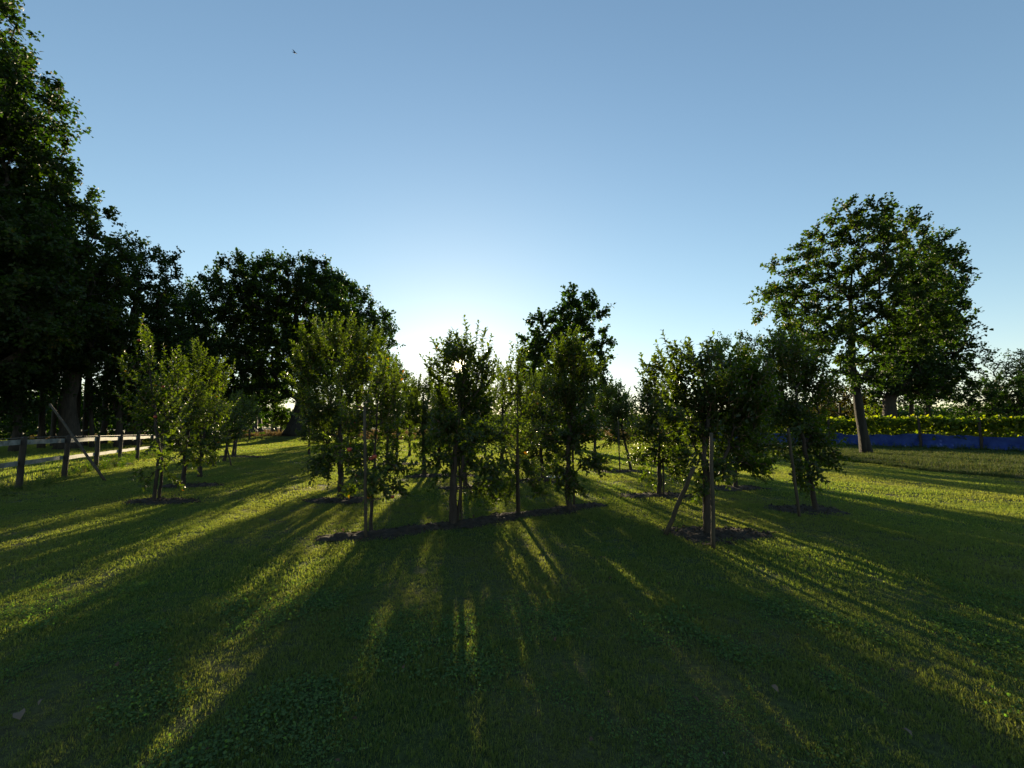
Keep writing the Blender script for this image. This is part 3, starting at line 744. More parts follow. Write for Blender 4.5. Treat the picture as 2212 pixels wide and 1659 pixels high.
big_tree('oak_tree', 'tall open crowned oak on the right with a bare lower trunk', 'oak tree', 1868, 20.8, [(1828, 470, 34), (1850, 510, 40), (1885, 470, 24), (1888, 520, 36), (1760, 530, 30), (1735, 560, 30), (1935, 500, 34), (1975, 520, 30), (1980, 580, 34), (1690, 590, 26), (1660, 650, 28), (1700, 640, 34), (1645, 680, 22), (1780, 620, 50), (1860, 590, 50), (1930, 620, 50), (2008, 610, 34), (2010, 700, 40), (1950, 690, 44), (1990, 660, 46), (1730, 700, 46), (1800, 720, 46), (1880, 700, 50), (1950, 740, 46), (1740, 770, 34), (1830, 790, 36), (1890, 790, 40), (1680, 730, 26)], [(1840, 790), (1838, 650), (1848, 520), (1870, 450)], 0.165, 130, nclu=420, mind=0.66, rc=0.62, per=170, ls=0.15, leafm='oak_leaf_warm', flare=0.35, bark='bark_grey')
big_tree('oak_tree', 'darker oak behind and right of the open crowned one', 'oak tree', 1922, 35, [(1995, 560, 30), (2035, 545, 26), (2040, 600, 34), (2005, 640, 44), (2055, 680, 30), (1985, 710, 50), (2040, 740, 40), (2075, 690, 12), (1960, 790, 50), (2020, 810, 44), (2065, 810, 26), (1920, 830, 36), (1990, 840, 36)], [(1924, 860), (1960, 760), (2005, 620)], 0.42, 131, nclu=380, mind=0.9, rc=1.0, per=190, ls=0.23, tintshift=-0.12, leafm='oak_leaf')
big_tree('oak_tree', 'slim trunk tree under the dark oak, behind the vine row', 'tree', 1968, 40, [(1965, 830, 24), (1985, 850, 20), (1950, 855, 18)], [(1968, 860), (1968, 840)], 0.16, 132, nclu=45, mind=0.6, rc=0.7, per=90, ls=0.17)
big_tree('oak_tree', 'second slim trunk tree right of it, behind the vine row', 'tree', 2005, 42, [(2012, 835, 26), (2040, 850, 20), (1998, 850, 20)], [(2005, 860), (2008, 835)], 0.2, 133, nclu=50, mind=0.6, rc=0.75, per=90, ls=0.17)
big_tree('hedge_tree', 'dark hedge tree on the far right edge with a wispy top', 'tree', 2170, 40, [(2110, 855, 26), (2150, 842, 24), (2190, 850, 28), (2240, 845, 34), (2130, 880, 28), (2180, 885, 28), (2085, 880, 20)], [(2170, 892), (2165, 860)], 0.2, 134, nclu=190, mind=0.75, rc=0.85, per=120, ls=0.2)
big_tree('willow_tree', 'airy light leaved tree poking up at the far right edge', 'tree', 2200, 46, [(2125, 768, 14), (2145, 785, 14), (2195, 775, 16), (2175, 805, 22), (2215, 800, 26), (2250, 790, 40), (2140, 815, 12)], [(2205, 850), (2200, 790)], 0.18, 135, nclu=120, mind=0.8, rc=0.9, per=42, ls=0.2, leafm='oak_leaf')
big_tree('shrub', 'brownish shrub behind the bare oak trunk', 'shrub', 1815, 40, [(1800, 850, 24), (1830, 862, 24), (1780, 870, 22), (1850, 880, 18)], [(1815, 896), (1815, 870)], 0.12, 136, nclu=100, mind=0.7, rc=0.8, per=90, ls=0.2, leafm='brown_leaf')
big_tree('shrub', 'bright green shrub between the oak trunks', 'shrub', 1892, 43, [(1885, 870, 16), (1898, 882, 14), (1870, 888, 12)], [(1892, 898), (1890, 880)], 0.08, 137, nclu=50, mind=0.6, rc=0.7, per=90, ls=0.2, leafm='vine_leaf')
big_tree('shrub', 'sunlit young tree beside the foot of the round oak', 'young tree', 608, 47, [(606, 895, 12), (612, 910, 12), (598, 905, 8)], [(608, 918), (608, 900)], 0.08, 138, nclu=34, mind=0.5, rc=0.6, per=80, ls=0.2, leafm='oak_leaf_warm')
for i, (x, Yd, r_, lab) in enumerate([(550, 78, 0.5, 'left one of the paired dark trunks on the straw field'), (560, 80, 0.5, 'right one of the paired dark trunks on the straw field'), (594, 84, 0.4, 'single dark trunk tree on the straw field near the oak')]):
    big_tree('field_tree', lab, 'tree', x, Yd, [(x, 850, 18), (x + 10, 830, 22), (x - 12, 860, 14), (x, 870, 12)], [(x - 2, 890), (x, 850)], r_, 140 + i, nclu=60, mind=1.3, rc=1.5, per=90, ls=0.3, leafm='oak_leaf', sides=9, flare=0.4)

# ---- far tree line: reads as one mass
def far_line(name, label, x0, x1, Y, h0, h1, n, seed, leafm='oak_leaf', ls=0.7):
    rng = np.random.default_rng(seed)
    X = rng.uniform(x0, x1, n)
    top = h0 + (h1 - h0) * (0.5 + 0.5 * np.sin(X * 0.035 + seed) * np.sin(X * 0.011 + 2 * seed)) + rng.normal(0, 0.6, n)
    Z = top * rng.uniform(0, 1, n) ** 0.7
    Yv = Y + rng.normal(0, 4, n)
    P = np.stack([X, Yv, Z], 1)
    V, F4, F3, T = leaves(P, rng.normal(0, 1, P.shape), rng.normal(0, 1, P.shape), ls * rng.uniform(0.6, 1.4, n), rng.beta(2, 3, n), LEAF2)
    o = obj(name, mesh_from(name, V, F4, F3, T, M[leafm]))
    tag(o, label, 'far trees', kind='stuff')
far_line('far_woodland', 'dark far tree line along the horizon', -320, 330, 210, 4, 9, 60000, 3, ls=1.3)
far_line('right_hedgerow', 'dark hedge far behind the vine row', 40, 140, 76, 4.0, 6.5, 40000, 5, ls=0.5)
far_line('woodland_undergrowth', 'dark undergrowth deep inside the left woodland', -80, -27, 40, 2.5, 6.0, 22000, 8, ls=0.4)

# ------------------------------------------------------------------ stakes, props
def pole(name, label, cat, p0, p1, r0, r1, mat, seed, group=None, sides=10, sink=0.04):
    rng = np.random.default_rng(seed)
    p0 = np.array(p0, float); p1 = np.array(p1, float)
    d = unit(p1 - p0); p0 = p0 - d * sink
    m = 7
    P = np.array([p0 + (p1 - p0) * q / m for q in range(m + 1)])
    P[1:-1] += rng.normal(0, r0 * 0.12, (m - 1, 3))
    V, F, T = loft(P - p0, np.linspace(r0, r1, m + 1), sides, rng, 0.05)
    o = obj(name, mesh_from(name, V, F, T, None, mat, True), None, p0)
    return tag(o, label, cat, group)

stakes = [
 ((790, 1164), (788, 880), .026, 'round wooden stake beside the slim tree with red apples'),
 ((1122, 1113), (1117, 880), .02, 'thin stake beside the sparse tree in the mulch strip'),
 ((1240, 1093), (1236, 930), .026, 'stake against the dense upright tree at the mulch end'),
 ((1541, 1186), (1536, 935), .030, 'thick upright stake in front of the widest apple tree'),
 ((1727, 1119), (1702, 925), .028, 'slightly slanting stake beside the forked trunk tree'),
 ((1434, 1073), (1431, 960), .026, 'stake beside the low branched tree behind the prop'),
 ((1339, 1022), (1335, 905), .026, 'stake next to the bowed trunk beyond the centre'),
 ((500, 1007), (478, 915), .03, 'slanting stake in the far part of the left row'),
 ((998, 1132), (990, 960), .02, 'stake tucked behind the stems of the sunlit tree'),
 ((346, 1080), (352, 900), .018, 'thin stake beside the pointed apple tree near the fence'),
]
for i, (a, c, r_, lab) in enumerate(stakes):
    g0 = ground(*a)
    pole('tree_stake', lab, 'stake', g0, at(c[0], c[1], g0[1]), r_ * 0.84, r_ * 0.76, M['stake'], 200 + i, 'stakes of the apple trees')
g0 = ground(1437, 1156)
o = pole('wooden_prop', 'slanting wooden prop leaning against the widest apple tree', 'prop', g0, at(1500, 1008, 5.7), .032, .026, M['stake'], 230)
# thin pale yellow tube running down the edge of the thick stake
g0 = ground(1537, 1182); t1 = at(1534, 940, g0[1] - 0.03)
V, F = tubes([g0 + [0, 0, 0.0]], [t1], [.003], [.003], 5)
tag(obj('streak', mesh_from('streak', V, F, None, None, M['streak'])), 'thin pale yellow streak straight down the thick stake', 'streak')

# ------------------------------------------------------------------ wire guards
def wire_guard(lab, c, r, h, seed):
    rng = np.random.default_rng(seed)
    a = np.arange(22) / 22 * 2 * math.pi
    ring = np.stack([np.cos(a) * r, np.sin(a) * r], 1) + rng.normal(0, 0.004, (22, 2))
    P0 = [[x, y, 0] for x, y in ring]; P1 = [[x, y, h] for x, y in ring]
    for z in np.arange(0.04, h, 0.055):
        for k in range(22):
            P0.append([*ring[k], z]); P1.append([*ring[(k + 1) % 22], z])
    V, F = tubes(P0, P1, np.full(len(P0), .0008), np.full(len(P0), .0008), 3)
    tag(obj('wire_guard', mesh_from('wire_guard', V, F, None, None, M['wire']), None, c), lab, 'wire guard', 'wire mesh guards round the trunks')
wire_guard('wire mesh guard round the slim tree with red apples', ground(808, 1148) + [0.05, 0, 0.01], 0.17, 0.55, 1)
wire_guard('wire mesh guard round the forked red brown trunk', ground(1763, 1106), 0.22, 0.6, 2)
wire_guard('wire mesh guard round the bowed trunk', ground(1364, 1017), 0.2, 0.6, 3)
wire_guard('wire mesh guard round the low branched tree', ground(1430, 1073), 0.2, 0.6, 4)

# ------------------------------------------------------------------ paddock fence on the left
fa = np.array([-11.5, 10.2]); fb = np.array([-16.3, 18.9])
fd = (fb - fa) / 4
fence = empty('paddock_fence', (fa[0], fa[1], 0))
tag(fence, 'rustic fence of dark round posts and two whitewashed boards', 'fence')
rng = np.random.default_rng(77)
tops = []
for k in range(-2, 9):
    p = fa + fd * k
    h = 1.22 - 0.035 * max(k, 0) + rng.normal(0, 0.01)
    lean = rng.normal(0, 0.02, 2)
    P = np.array([[p[0] + lean[0] * t, p[1] + lean[1] * t, -0.1 + (h + 0.1) * t] for t in np.linspace(0, 1, 6)])
    P += rng.normal(0, 0.004, P.shape)
    V, F, T = loft(P - [fa[0], fa[1], 0], np.linspace(.064, .056, 6) * rng.uniform(.9, 1.1), 12, rng, 0.05)
    obj('post', mesh_from('post', V, F, T, None, M['post'], True), fence)
    tops.append((p, h))
nrm = np.array([fd[1], -fd[0]]) / np.linalg.norm(fd)      # towards the lawn
if nrm @ (-fa) < 0: nrm = -nrm
for k in range(len(tops) - 1):
    (p, h), (q, h2) = tops[k], tops[k + 1]
    L_ = np.linalg.norm(q - p)
    for (dz, wd) in ((-0.13, 0.115), (-0.62, 0.105)):
        z0, z1 = h + dz + rng.normal(0, .008), h2 + dz + rng.normal(0, .008)
        # board nailed behind the posts, a little bowed, butted end to end
        ns_ = 5
        Vb = []
        for s in range(ns_ + 1):
            t = 0.004 + 0.992 * s / ns_
            c = p + (q - p) * t - nrm * (0.052)
            z = z0 + (z1 - z0) * t + 0.006 * math.sin(t * math.pi) * rng.choice([-1, 1])
            for (on, oz) in ((-.011, -wd / 2), (.011, -wd / 2), (.011, wd / 2), (-.011, wd / 2)):
                Vb.append([c[0] + nrm[0] * on - fa[0], c[1] + nrm[1] * on - fa[1], z + oz])
        Fb = []
        for s in range(ns_):
            for i in range(4):
                j = (i + 1) % 4
                Fb.append((s * 4 + i, s * 4 + j, s * 4 + 4 + j, s * 4 + 4 + i))
        Fb += [(3, 2, 1, 0), (ns_ * 4, ns_ * 4 + 1, ns_ * 4 + 2, ns_ * 4 + 3)]
        obj('rail', mesh_from('rail', Vb, Fb, None, None, M['white_rail']), fence)
P0 = [[p[0] - fa[0], p[1] - fa[1], h - 0.015] for p, h in tops[:-1]]; P1 = [[p[0] - fa[0], p[1] - fa[1], h - 0.015] for p, h in tops[1:]]
V, F = tubes(P0, P1, np.full(len(P0), .006), np.full(len(P0), .006), 5)
obj('top_wire', mesh_from('top_wire', V, F, None, None, M['wire']), fence)
pl0 = ground(227, 1039)
pole('leaning_pole', 'long thin wooden pole leaning across the white fence boards', 'pole', pl0, at(108, 873, 12.4), .034, .026, M['stake'], 240)
b0 = ground(254, 1004)
V, F = box((0, 0, 0.05), (0.95, 0.14, 0.035)); o = obj('plank', mesh_from('plank', V, F, None, None, M['white_rail']), None, b0); o.rotation_euler = (0.05, 0.03, 0.12)
tag(o, 'short pale plank lying in the weeds by the fence', 'plank')
# posts of the wire fence on the straw field edge
for i, (x, y, top, lab) in enumerate([(539, 954, 932, 'thick weathered post at the edge of the straw field'), (609, 946, 926, 'thin post near the foot of the round oak'), (619, 943, 928, 'short post touching the round oak shadow')]):
    g0 = ground(x, y); g0[2] = gz(g0[0], g0[1])
    pole('field_post', lab, 'post', g0, at(x, top - (0 if i else 3), g0[1]), [.09, .05, .05][i], [.08, .045, .045][i], M['post'], 250 + i, 'posts along the straw field')

# ------------------------------------------------------------------ white lid
c = ground(1197, 1035)
V, F = [], []
prof = [(0.0, .035), (.16, .035), (.185, .03), (.19, .012), (.19, 0.0), (.2, 0.0), (.2, .03), (.186, .042), (.16, .045), (0, .045)]
ns_ = 20
for r_, z in prof:
    for j in range(ns_):
        a = 2 * math.pi * j / ns_; V.append((r_ * math.cos(a), r_ * math.sin(a), z))
for k in range(len(prof) - 1):
    for j in range(ns_):
        F.append((k * ns_ + j, k * ns_ + (j + 1) % ns_, (k + 1) * ns_ + (j + 1) % ns_, (k + 1) * ns_ + j))
o = obj('bucket_lid', mesh_from('bucket_lid', V, F, None, None, M['plastic_white'], True), None, (c[0], c[1], .03))
tag(o, 'round white lid lying on the lawn by the slanting trunk', 'lid')

# ------------------------------------------------------------------ soil beds
BEDS = []
def soil_bed(name, label, pts, wid, seed, h=0.05):
    """a low mound of dark earth along a polyline, ragged edge, clods and dead leaves"""
    rng = np.random.default_rng(seed)
    pts = np.array(pts, float)
    lo = pts.min(0) - wid - .2; hi = pts.max(0) + wid + .2
    st = 0.04 if pts[:, 1].min() < 9 else 0.08
    xs_ = np.arange(lo[0], hi[0], st); ys_ = np.arange(lo[1], hi[1], st)
    X, Y = np.meshgrid(xs_, ys_)
    d = np.full(X.shape, 1e9)
    for a, c in zip(pts[:-1], pts[1:]):
        ab = c - a; t = np.clip(((X - a[0]) * ab[0] + (Y - a[1]) * ab[1]) / max(ab @ ab, 1e-6), 0, 1)
        d = np.minimum(d, np.hypot(X - a[0] - ab[0] * t, Y - a[1] - ab[1] * t))
    ph = rng.uniform(0, 6, 6)
    edge = wid * (1 + 0.16 * np.sin(X * 5 + ph[0]) + 0.14 * np.sin(Y * 7 + ph[1]) + 0.1 * np.sin(X * 13 + Y * 9 + ph[2]))
    u = d / edge
    Z = h * np.clip(1 - u, -0.3, 1) ** 1 + rng.normal(0, 0.009, X.shape) + 0.01 * np.sin(X * 21 + ph[3]) * np.sin(Y * 19 + ph[4])
    Z = Z + gz(X, Y) + 0.006
    V = np.stack([X, Y, Z], -1).reshape(-1, 3)
    nx, ny = len(xs_), len(ys_)
    i = np.arange(nx - 1)[None, :] + (np.arange(ny - 1) * nx)[:, None]
    F = np.stack([i, i + 1, i + nx + 1, i + nx], -1).reshape(-1, 4)
    uu = u.reshape(-1)
    F = F[(uu[F].max(1) < 1.08)]
    o = obj(name, mesh_from(name, V, F, None, None, M['soil'], True))
    tag(o, kind='structure')
    # clods and dead leaves
    n = int(160 * (hi[0] - lo[0]) * (hi[1] - lo[1]) / 1.2)
    n = min(n, 900)
    px = rng.uniform(lo[0], hi[0], n); py = rng.uniform(lo[1], hi[1], n)
    ix = np.clip(((px - lo[0]) / st).astype(int), 0, nx - 1); iy = np.clip(((py - lo[1]) / st).astype(int), 0, ny - 1)
    ok = u[iy, ix] < 0.95
    px, py, pz = px[ok], py[ok], Z[iy, ix][ok]
    n = len(px)
    parts = []
    oc = np.array([[1, 0, 0], [-1, 0, 0], [0, 1, 0], [0, -1, 0], [0, 0, 1], [0, 0, -1]], float)
    of = np.array([[0, 2, 4], [2, 1, 4], [1, 3, 4], [3, 0, 4], [2, 0, 5], [1, 2, 5], [3, 1, 5], [0, 3, 5]])
    s = rng.uniform(.006, .03, n)
    VV = (oc[None] * (s[:, None, None] * rng.uniform(.5, 1.3, (n, 6, 1))) + np.stack([px, py, pz], 1)[:, None, :]).reshape(-1, 3)
    FF = (of[None] + (np.arange(n) * 6)[:, None, None]).reshape(-1, 3)
    o = obj('soil_clods', mesh_from('soil_clods', VV, None, FF, None, M['soil']))
    tag(o, 'crumbs of dark earth on ' + label, 'soil clods', kind='stuff')
    k = max(6, n // 6)
    P = np.stack([px[:k] + rng.normal(0, .05, k), py[:k] + rng.normal(0, .05, k), pz[:k] + 0.012], 1)
    V2, F4, F3, T = leaves(P, rng.normal(0, 1, P.shape) * [1, 1, .25], rng.normal(0, .4, P.shape) + [0, 0, 1], rng.uniform(.03, .075, k), rng.uniform(0, .85, k), LEAF8)
    o = obj('leaf_litter', mesh_from('leaf_litter', V2, F4, F3, T, M['dead_leaf']))
    tag(o, 'dead leaves lying on ' + label, 'leaf litter', kind='stuff')
    BEDS.append((pts, wid))
strip = [ground(735, 1162)[:2], ground(795, 1158)[:2], ground(900, 1146)[:2], ground(985, 1136)[:2], ground(1118, 1113)[:2], ground(1235, 1100)[:2], ground(1285, 1094)[:2]]
soil_bed('mulch_strip', 'the long mulch strip', strip, 0.27, 1, 0.05)
def bedat(x, y, w, lab, seed, dx=0.3):
    g_ = ground(x, y)[:2]
    soil_bed('soil_bed', lab, [g_ - [dx, 0.0], g_ + [dx, 0.0]], w, seed)
bedat(1555, 1158, 0.42, 'the bed under the widest apple tree', 2)
bedat(1740, 1103, 0.40, 'the bed under the forked trunk tree', 3, 0.35)
bedat(735, 1082, 0.42, 'the bed under the broad apple tree', 4, 0.35)
bedat(350, 1084, 0.36, 'the bed under the pointed apple tree', 5, 0.35)
bedat(415, 1050, 0.42, 'the bed under the bushy apple tree', 6, 0.4)
bedat(1420, 1072, 0.42, 'the bed under the low branched tree', 7, 0.35)
bedat(950, 1029, 0.4, 'the bed left of the sunlit tree', 8, 0.7)
bedat(1350, 1020, 0.35, 'the bed under the bowed trunk', 9, 0.45)
bedat(1010, 1055, 0.35, 'the bed behind the sunlit tree', 10, 0.4)
bedat(855, 1004, 0.4, 'the bed under the twin trunks', 11, 0.5)
bedat(1588, 1055, 0.4, 'the bed under the small tree in the gap', 12, 0.3)
bedat(1175, 1040, 0.4, 'the bed under the slanting trunk', 13, 0.4)
bedat(510, 988, 0.5, 'the bed at the end of the left row', 14, 0.8)

def bed_mask(x, y, f=0.62):
    out = np.zeros(len(x), bool)
    for pts, w in BEDS:
        for a, c in zip(pts[:-1], pts[1:]):
            ab = c - a; t = np.clip(((x - a[0]) * ab[0] + (y - a[1]) * ab[1]) / max(ab @ ab, 1e-6), 0, 1)
            out |= np.hypot(x - a[0] - ab[0] * t, y - a[1] - ab[1] * t) < w * f
    return out

# ------------------------------------------------------------------ grass (instanced tufts)
def tuft_mesh(name, n, rad, h, wd, seed, mat, lean=0.5, seg=2, tlo=0.0, thi=1.0):
    rng = np.random.default_rng(seed)
    V, F4, F3, T = [], [], [], []
    for k in range(n):
        a = rng.uniform(0, 6.28); r_ = rad * math.sqrt(rng.uniform(0, 1))
        b = np.array([r_ * math.cos(a), r_ * math.sin(a), -0.004])
        az = rng.uniform(0, 6.28); ln = rng.uniform(0.15, 1) * lean
        H = h * rng.uniform(0.5, 1.15); w_ = wd * rng.uniform(.7, 1.2)
        d = np.array([math.cos(az), math.sin(az), 0]); s = np.array([-math.sin(az), math.cos(az), 0])
        o = len(V)
        mid = b + np.array([0, 0, H * 0.55]) + d * H * ln * 0.25
        tip = b + np.array([0, 0, H * (1 - 0.25 * ln)]) + d * H * ln
        V += [b - s * w_ / 2, b + s * w_ / 2, mid + s * w_ * .42, mid - s * w_ * .42, tip]
        F4.append((o, o + 1, o + 2, o + 3)); F3.append((o + 3, o + 2, o + 4))
        T += [rng.uniform(tlo, thi) ** 1.3] * 5
    me = mesh_from(name, V, F4, F3, T, mat)
    return me

def scatter(name, label, cat, meshes, X, Y, S, seed, zf=gz, pick=None):
    rng = np.random.default_rng(seed)
    n = len(X)
    me = bpy.data.meshes.new(name)
    me.vertices.add(n)
    me.vertices.foreach_set("co", np.stack([X, Y, zf(X, Y)], 1).astype(np.float32).ravel())
    for nm, arr, ty in (("rotz", rng.uniform(0, 6.28, n), 'FLOAT'), ("sc", S, 'FLOAT')):
        a = me.attributes.new(nm, ty, 'POINT'); a.data.foreach_set("value", arr.astype(np.float32))
    a = me.attributes.new("pick", 'INT', 'POINT'); a.data.foreach_set("value", (rng.integers(0, len(meshes), n) if pick is None else pick).astype(np.int32))
    o = obj(name, me)
    tag(o, label, cat, kind='stuff')
    ng = bpy.data.node_groups.new(name + "_scatter", 'GeometryNodeTree')
    ng.interface.new_socket("Geometry", in_out='INPUT', socket_type='NodeSocketGeometry')
    ng.interface.new_socket("Geometry", in_out='OUTPUT', socket_type='NodeSocketGeometry')
    N, L = ng.nodes, ng.links
    gi = N.new("NodeGroupInput"); go = N.new("NodeGroupOutput")
    jn = N.new("GeometryNodeJoinGeometry")
    def attr(nm, ty):
        q = N.new("GeometryNodeInputNamedAttribute"); q.data_type = ty; q.inputs["Name"].default_value = nm; return q.outputs[0]
    rz = attr("rotz", 'FLOAT'); scx = attr("sc", 'FLOAT'); pk = attr("pick", 'INT')
    cx_ = N.new("ShaderNodeCombineXYZ"); L.new(rz, cx_.inputs[2])
    for k, tm in enumerate(meshes):
        to = bpy.data.objects.new(name + "_tuft", tm)
        oi = N.new("GeometryNodeObjectInfo"); oi.inputs["Object"].default_value = to; oi.inputs["As Instance"].default_value = True
        cmp_ = N.new("FunctionNodeCompare"); cmp_.data_type = 'INT'; cmp_.operation = 'EQUAL'
        L.new(pk, cmp_.inputs[2]); cmp_.inputs[3].default_value = k
        ip = N.new("GeometryNodeInstanceOnPoints")
        L.new(gi.outputs[0], ip.inputs["Points"]); L.new(cmp_.outputs[0], ip.inputs["Selection"])
        L.new(oi.outputs["Geometry"], ip.inputs["Instance"])
        L.new(cx_.outputs[0], ip.inputs["Rotation"]); L.new(scx, ip.inputs["Scale"])
        L.new(ip.outputs[0], jn.inputs[0])
    L.new(jn.outputs[0], go.inputs[0])
    md = o.modifiers.new("scatter", 'NODES'); md.node_group = ng
    return o

def wedge(y0, y1, dens, rng, x0=None, x1=None, k=1.28, marg=1.2):
    W_ = 2 * (y1 * k + marg)
    n = int(W_ * (y1 - y0) * dens)
    X = rng.uniform(-W_ / 2, W_ / 2, n); Y = rng.uniform(y0, y1, n)
    ok = np.abs(X) < np.maximum(Y, 0) * k + marg
    return X[ok], Y[ok]
rng = np.random.default_rng(5)
def patchy(X, Y):
    return 1 + 0.22 * np.sin(X * 1.7 + 0.8 * np.sin(Y * 1.3)) * np.sin(Y * 1.9 + 0.5 * np.sin(X * 2.3)) + 0.12 * np.sin(X * 5.1 + 2) * np.sin(Y * 4.3)
G1 = [tuft_mesh('grass_tuft', 26, .055, .028, .0034, s, M['grass'], 0.9) for s in (1, 2, 3)]
G1.append(tuft_mesh('grass_tuft', 16, .05, .048, .0032, 4, M['grass'], 0.8, thi=0.7))
# small clover like leaflets
def clover(seed):
    rg = np.random.default_rng(seed); n = 26
    P = np.stack([rg.normal(0, .035, n), rg.normal(0, .035, n), rg.uniform(.012, .035, n)], 1)
    V, F4, F3, T = leaves(P, rg.normal(0, 1, (n, 3)) * [1, 1, .3], rg.normal(0, .35, (n, 3)) + [0, 0, 1], rg.uniform(.007, .013, n), rg.uniform(0, 1, n), LEAFV)
    return mesh_from('clover', V, F4, F3, T, M['clover'])
G1.append(clover(6))
G2 = [tuft_mesh('grass_tuft', 28, .09, .033, .0065, s, M['grass'], 0.9) for s in (11, 12, 13)]
G3 = [tuft_mesh('grass_tuft', 32, .17, .04, .012, s, M['grass'], 0.9) for s in (21, 22, 23)]
G4 = [tuft_mesh('grass_tuft', 34, .38, .055, .030, s, M['grass'], 0.9) for s in (31, 32, 33)]
def lawn_zone(y0, y1, dens, G, seed, lab):
    X, Y = wedge(y0, y1, dens, np.random.default_rng(seed))
    ok = in_lawn(X, Y) & ~bed_mask(X, Y)
    X, Y = X[ok], Y[ok]
    S = patchy(X, Y) * np.random.default_rng(seed + 1).uniform(.75, 1.2, len(X))
    S = S * (1 + 0.13 * np.sin((X + 0.22 * Y) * 2 * math.pi / 0.95))      # mower tracks
    r2 = np.random.default_rng(seed + 2)
    pick = r2.integers(0, len(G), len(X))
    if len(G) == 5:
        f = np.sin(X * 3.1 + 1.2 * np.sin(Y * 2.2)) * np.sin(Y * 3.7 + np.sin(X * 2.9 + 1)) + 0.5 * np.sin(X * 8.3 + 2) * np.sin(Y * 7.1) + r2.normal(0, .3, len(X))
        pick = np.where((f > 0.45) & (r2.uniform(0, 1, len(X)) < 0.4), 4, np.where(pick == 4, 0, pick)); S = np.where(f < -0.55, S * 0.6, S)
    scatter('lawn_grass', lab, 'grass', G, X, Y, S, seed, pick=pick)
lawn_zone(0.3, 4.2, 800, G1, 41, 'short mown grass nearest the viewer')
lawn_zone(4.2, 8.5, 240, G2, 42, 'mown grass round the nearest apple trees')
lawn_zone(8.5, 17, 62, G3, 43, 'mown grass of the middle orchard')
lawn_zone(17, 43, 11, G4, 44, 'mown grass of the far lawn')
# verge, straw field, meadow beyond the fence
rng = np.random.default_rng(9)
GV = [tuft_mesh('verge_tuft', 26, .14, .16, .012, s, M['verge_grass'], 0.8) for s in (51, 52)]
X = 13.75 + 20 * rng.uniform(0, 1, 16000) ** 1.4; Y = rng.uniform(8, 36, 16000); ok = X < Y * 1.3 + 1
scatter('verge_grass', 'rough brownish grass under the open crowned oak', 'grass', GV, X[ok], Y[ok], rng.uniform(.5, 1.1, ok.sum()), 52, lambda x, y: gz(x, y) + 0.02 + np.clip((x - 14.2) * 0.2, 0, 0.10))
GD = [tuft_mesh('straw_tuft', 26, .5, .5, .035, s, M['dry_grass'], 0.8) for s in (61, 62)]
X = rng.uniform(-70, 60, 16000); Y = 42.5 + rng.uniform(0, 1, 16000) ** 1.6 * 90; ok = np.abs(X) < Y * 1.25
scatter('straw_grass', 'dry straw coloured grass beyond the lawn', 'grass', GD, X[ok], Y[ok], rng.uniform(.4, 1.0, ok.sum()), 62)
GM = [tuft_mesh('meadow_tuft', 30, .18, .14, .013, s, M['grass'], 0.8) for s in (71, 72)]
X = rng.uniform(-50, -11, 26000); Y = rng.uniform(4, 42, 26000); ok = (X < -0.54 * (Y - 10.2) - 11.9) & (X > -Y * 1.3 - 1)
scatter('meadow_grass', 'longer grass behind the white boarded fence', 'grass', GM, X[ok], Y[ok], rng.uniform(.5, 1.2, ok.sum()), 72)
# weeds along the fence foot
def weed_mesh(seed, mat):
    rg = np.random.default_rng(seed); n = 46
    st = rg.uniform(0, 6.28, 7); parts = []
    P = []; D = []
    for a in st:
        h = rg.uniform(.15, .5); m = 9
        for q in range(m):
            t = (q + .5) / m
            P.append([math.cos(a) * t * .16, math.sin(a) * t * .16, h * t]); aa = q * 2.4 + a
            D.append([math.cos(aa), math.sin(aa), .3])
    P = np.array(P); D = np.array(D) + rg.normal(0, .2, P.shape)
    V, F4, F3, T = leaves(P, D, rg.normal(0, .3, P.shape) + [0, 0, 1], rg.uniform(.05, .10, len(P)), rg.uniform(0, 1, len(P)), LEAF8)
    return mesh_from('weed', V, F4, F3, T, mat)
WM = [weed_mesh(81, M['weed']), weed_mesh(82, M['weed']), tuft_mesh('weed_tuft', 34, .12, .38, .008, 83, M['verge_grass'], 0.7)]
t_ = rng.uniform(-1.5, 7, 420)
X = fa[0] + fd[0] * t_ + rng.normal(0, .22, 420) * 1.0; Y = fa[1] + fd[1] * t_ + rng.normal(0, .3, 420)
scatter('fence_weeds', 'tangled weeds growing along the foot of the fence', 'weeds', WM, X, Y, rng.uniform(.35, .9, 420) * (0.55 + 0.45 * np.clip(t_ / 2.5, 0, 1)), 84)

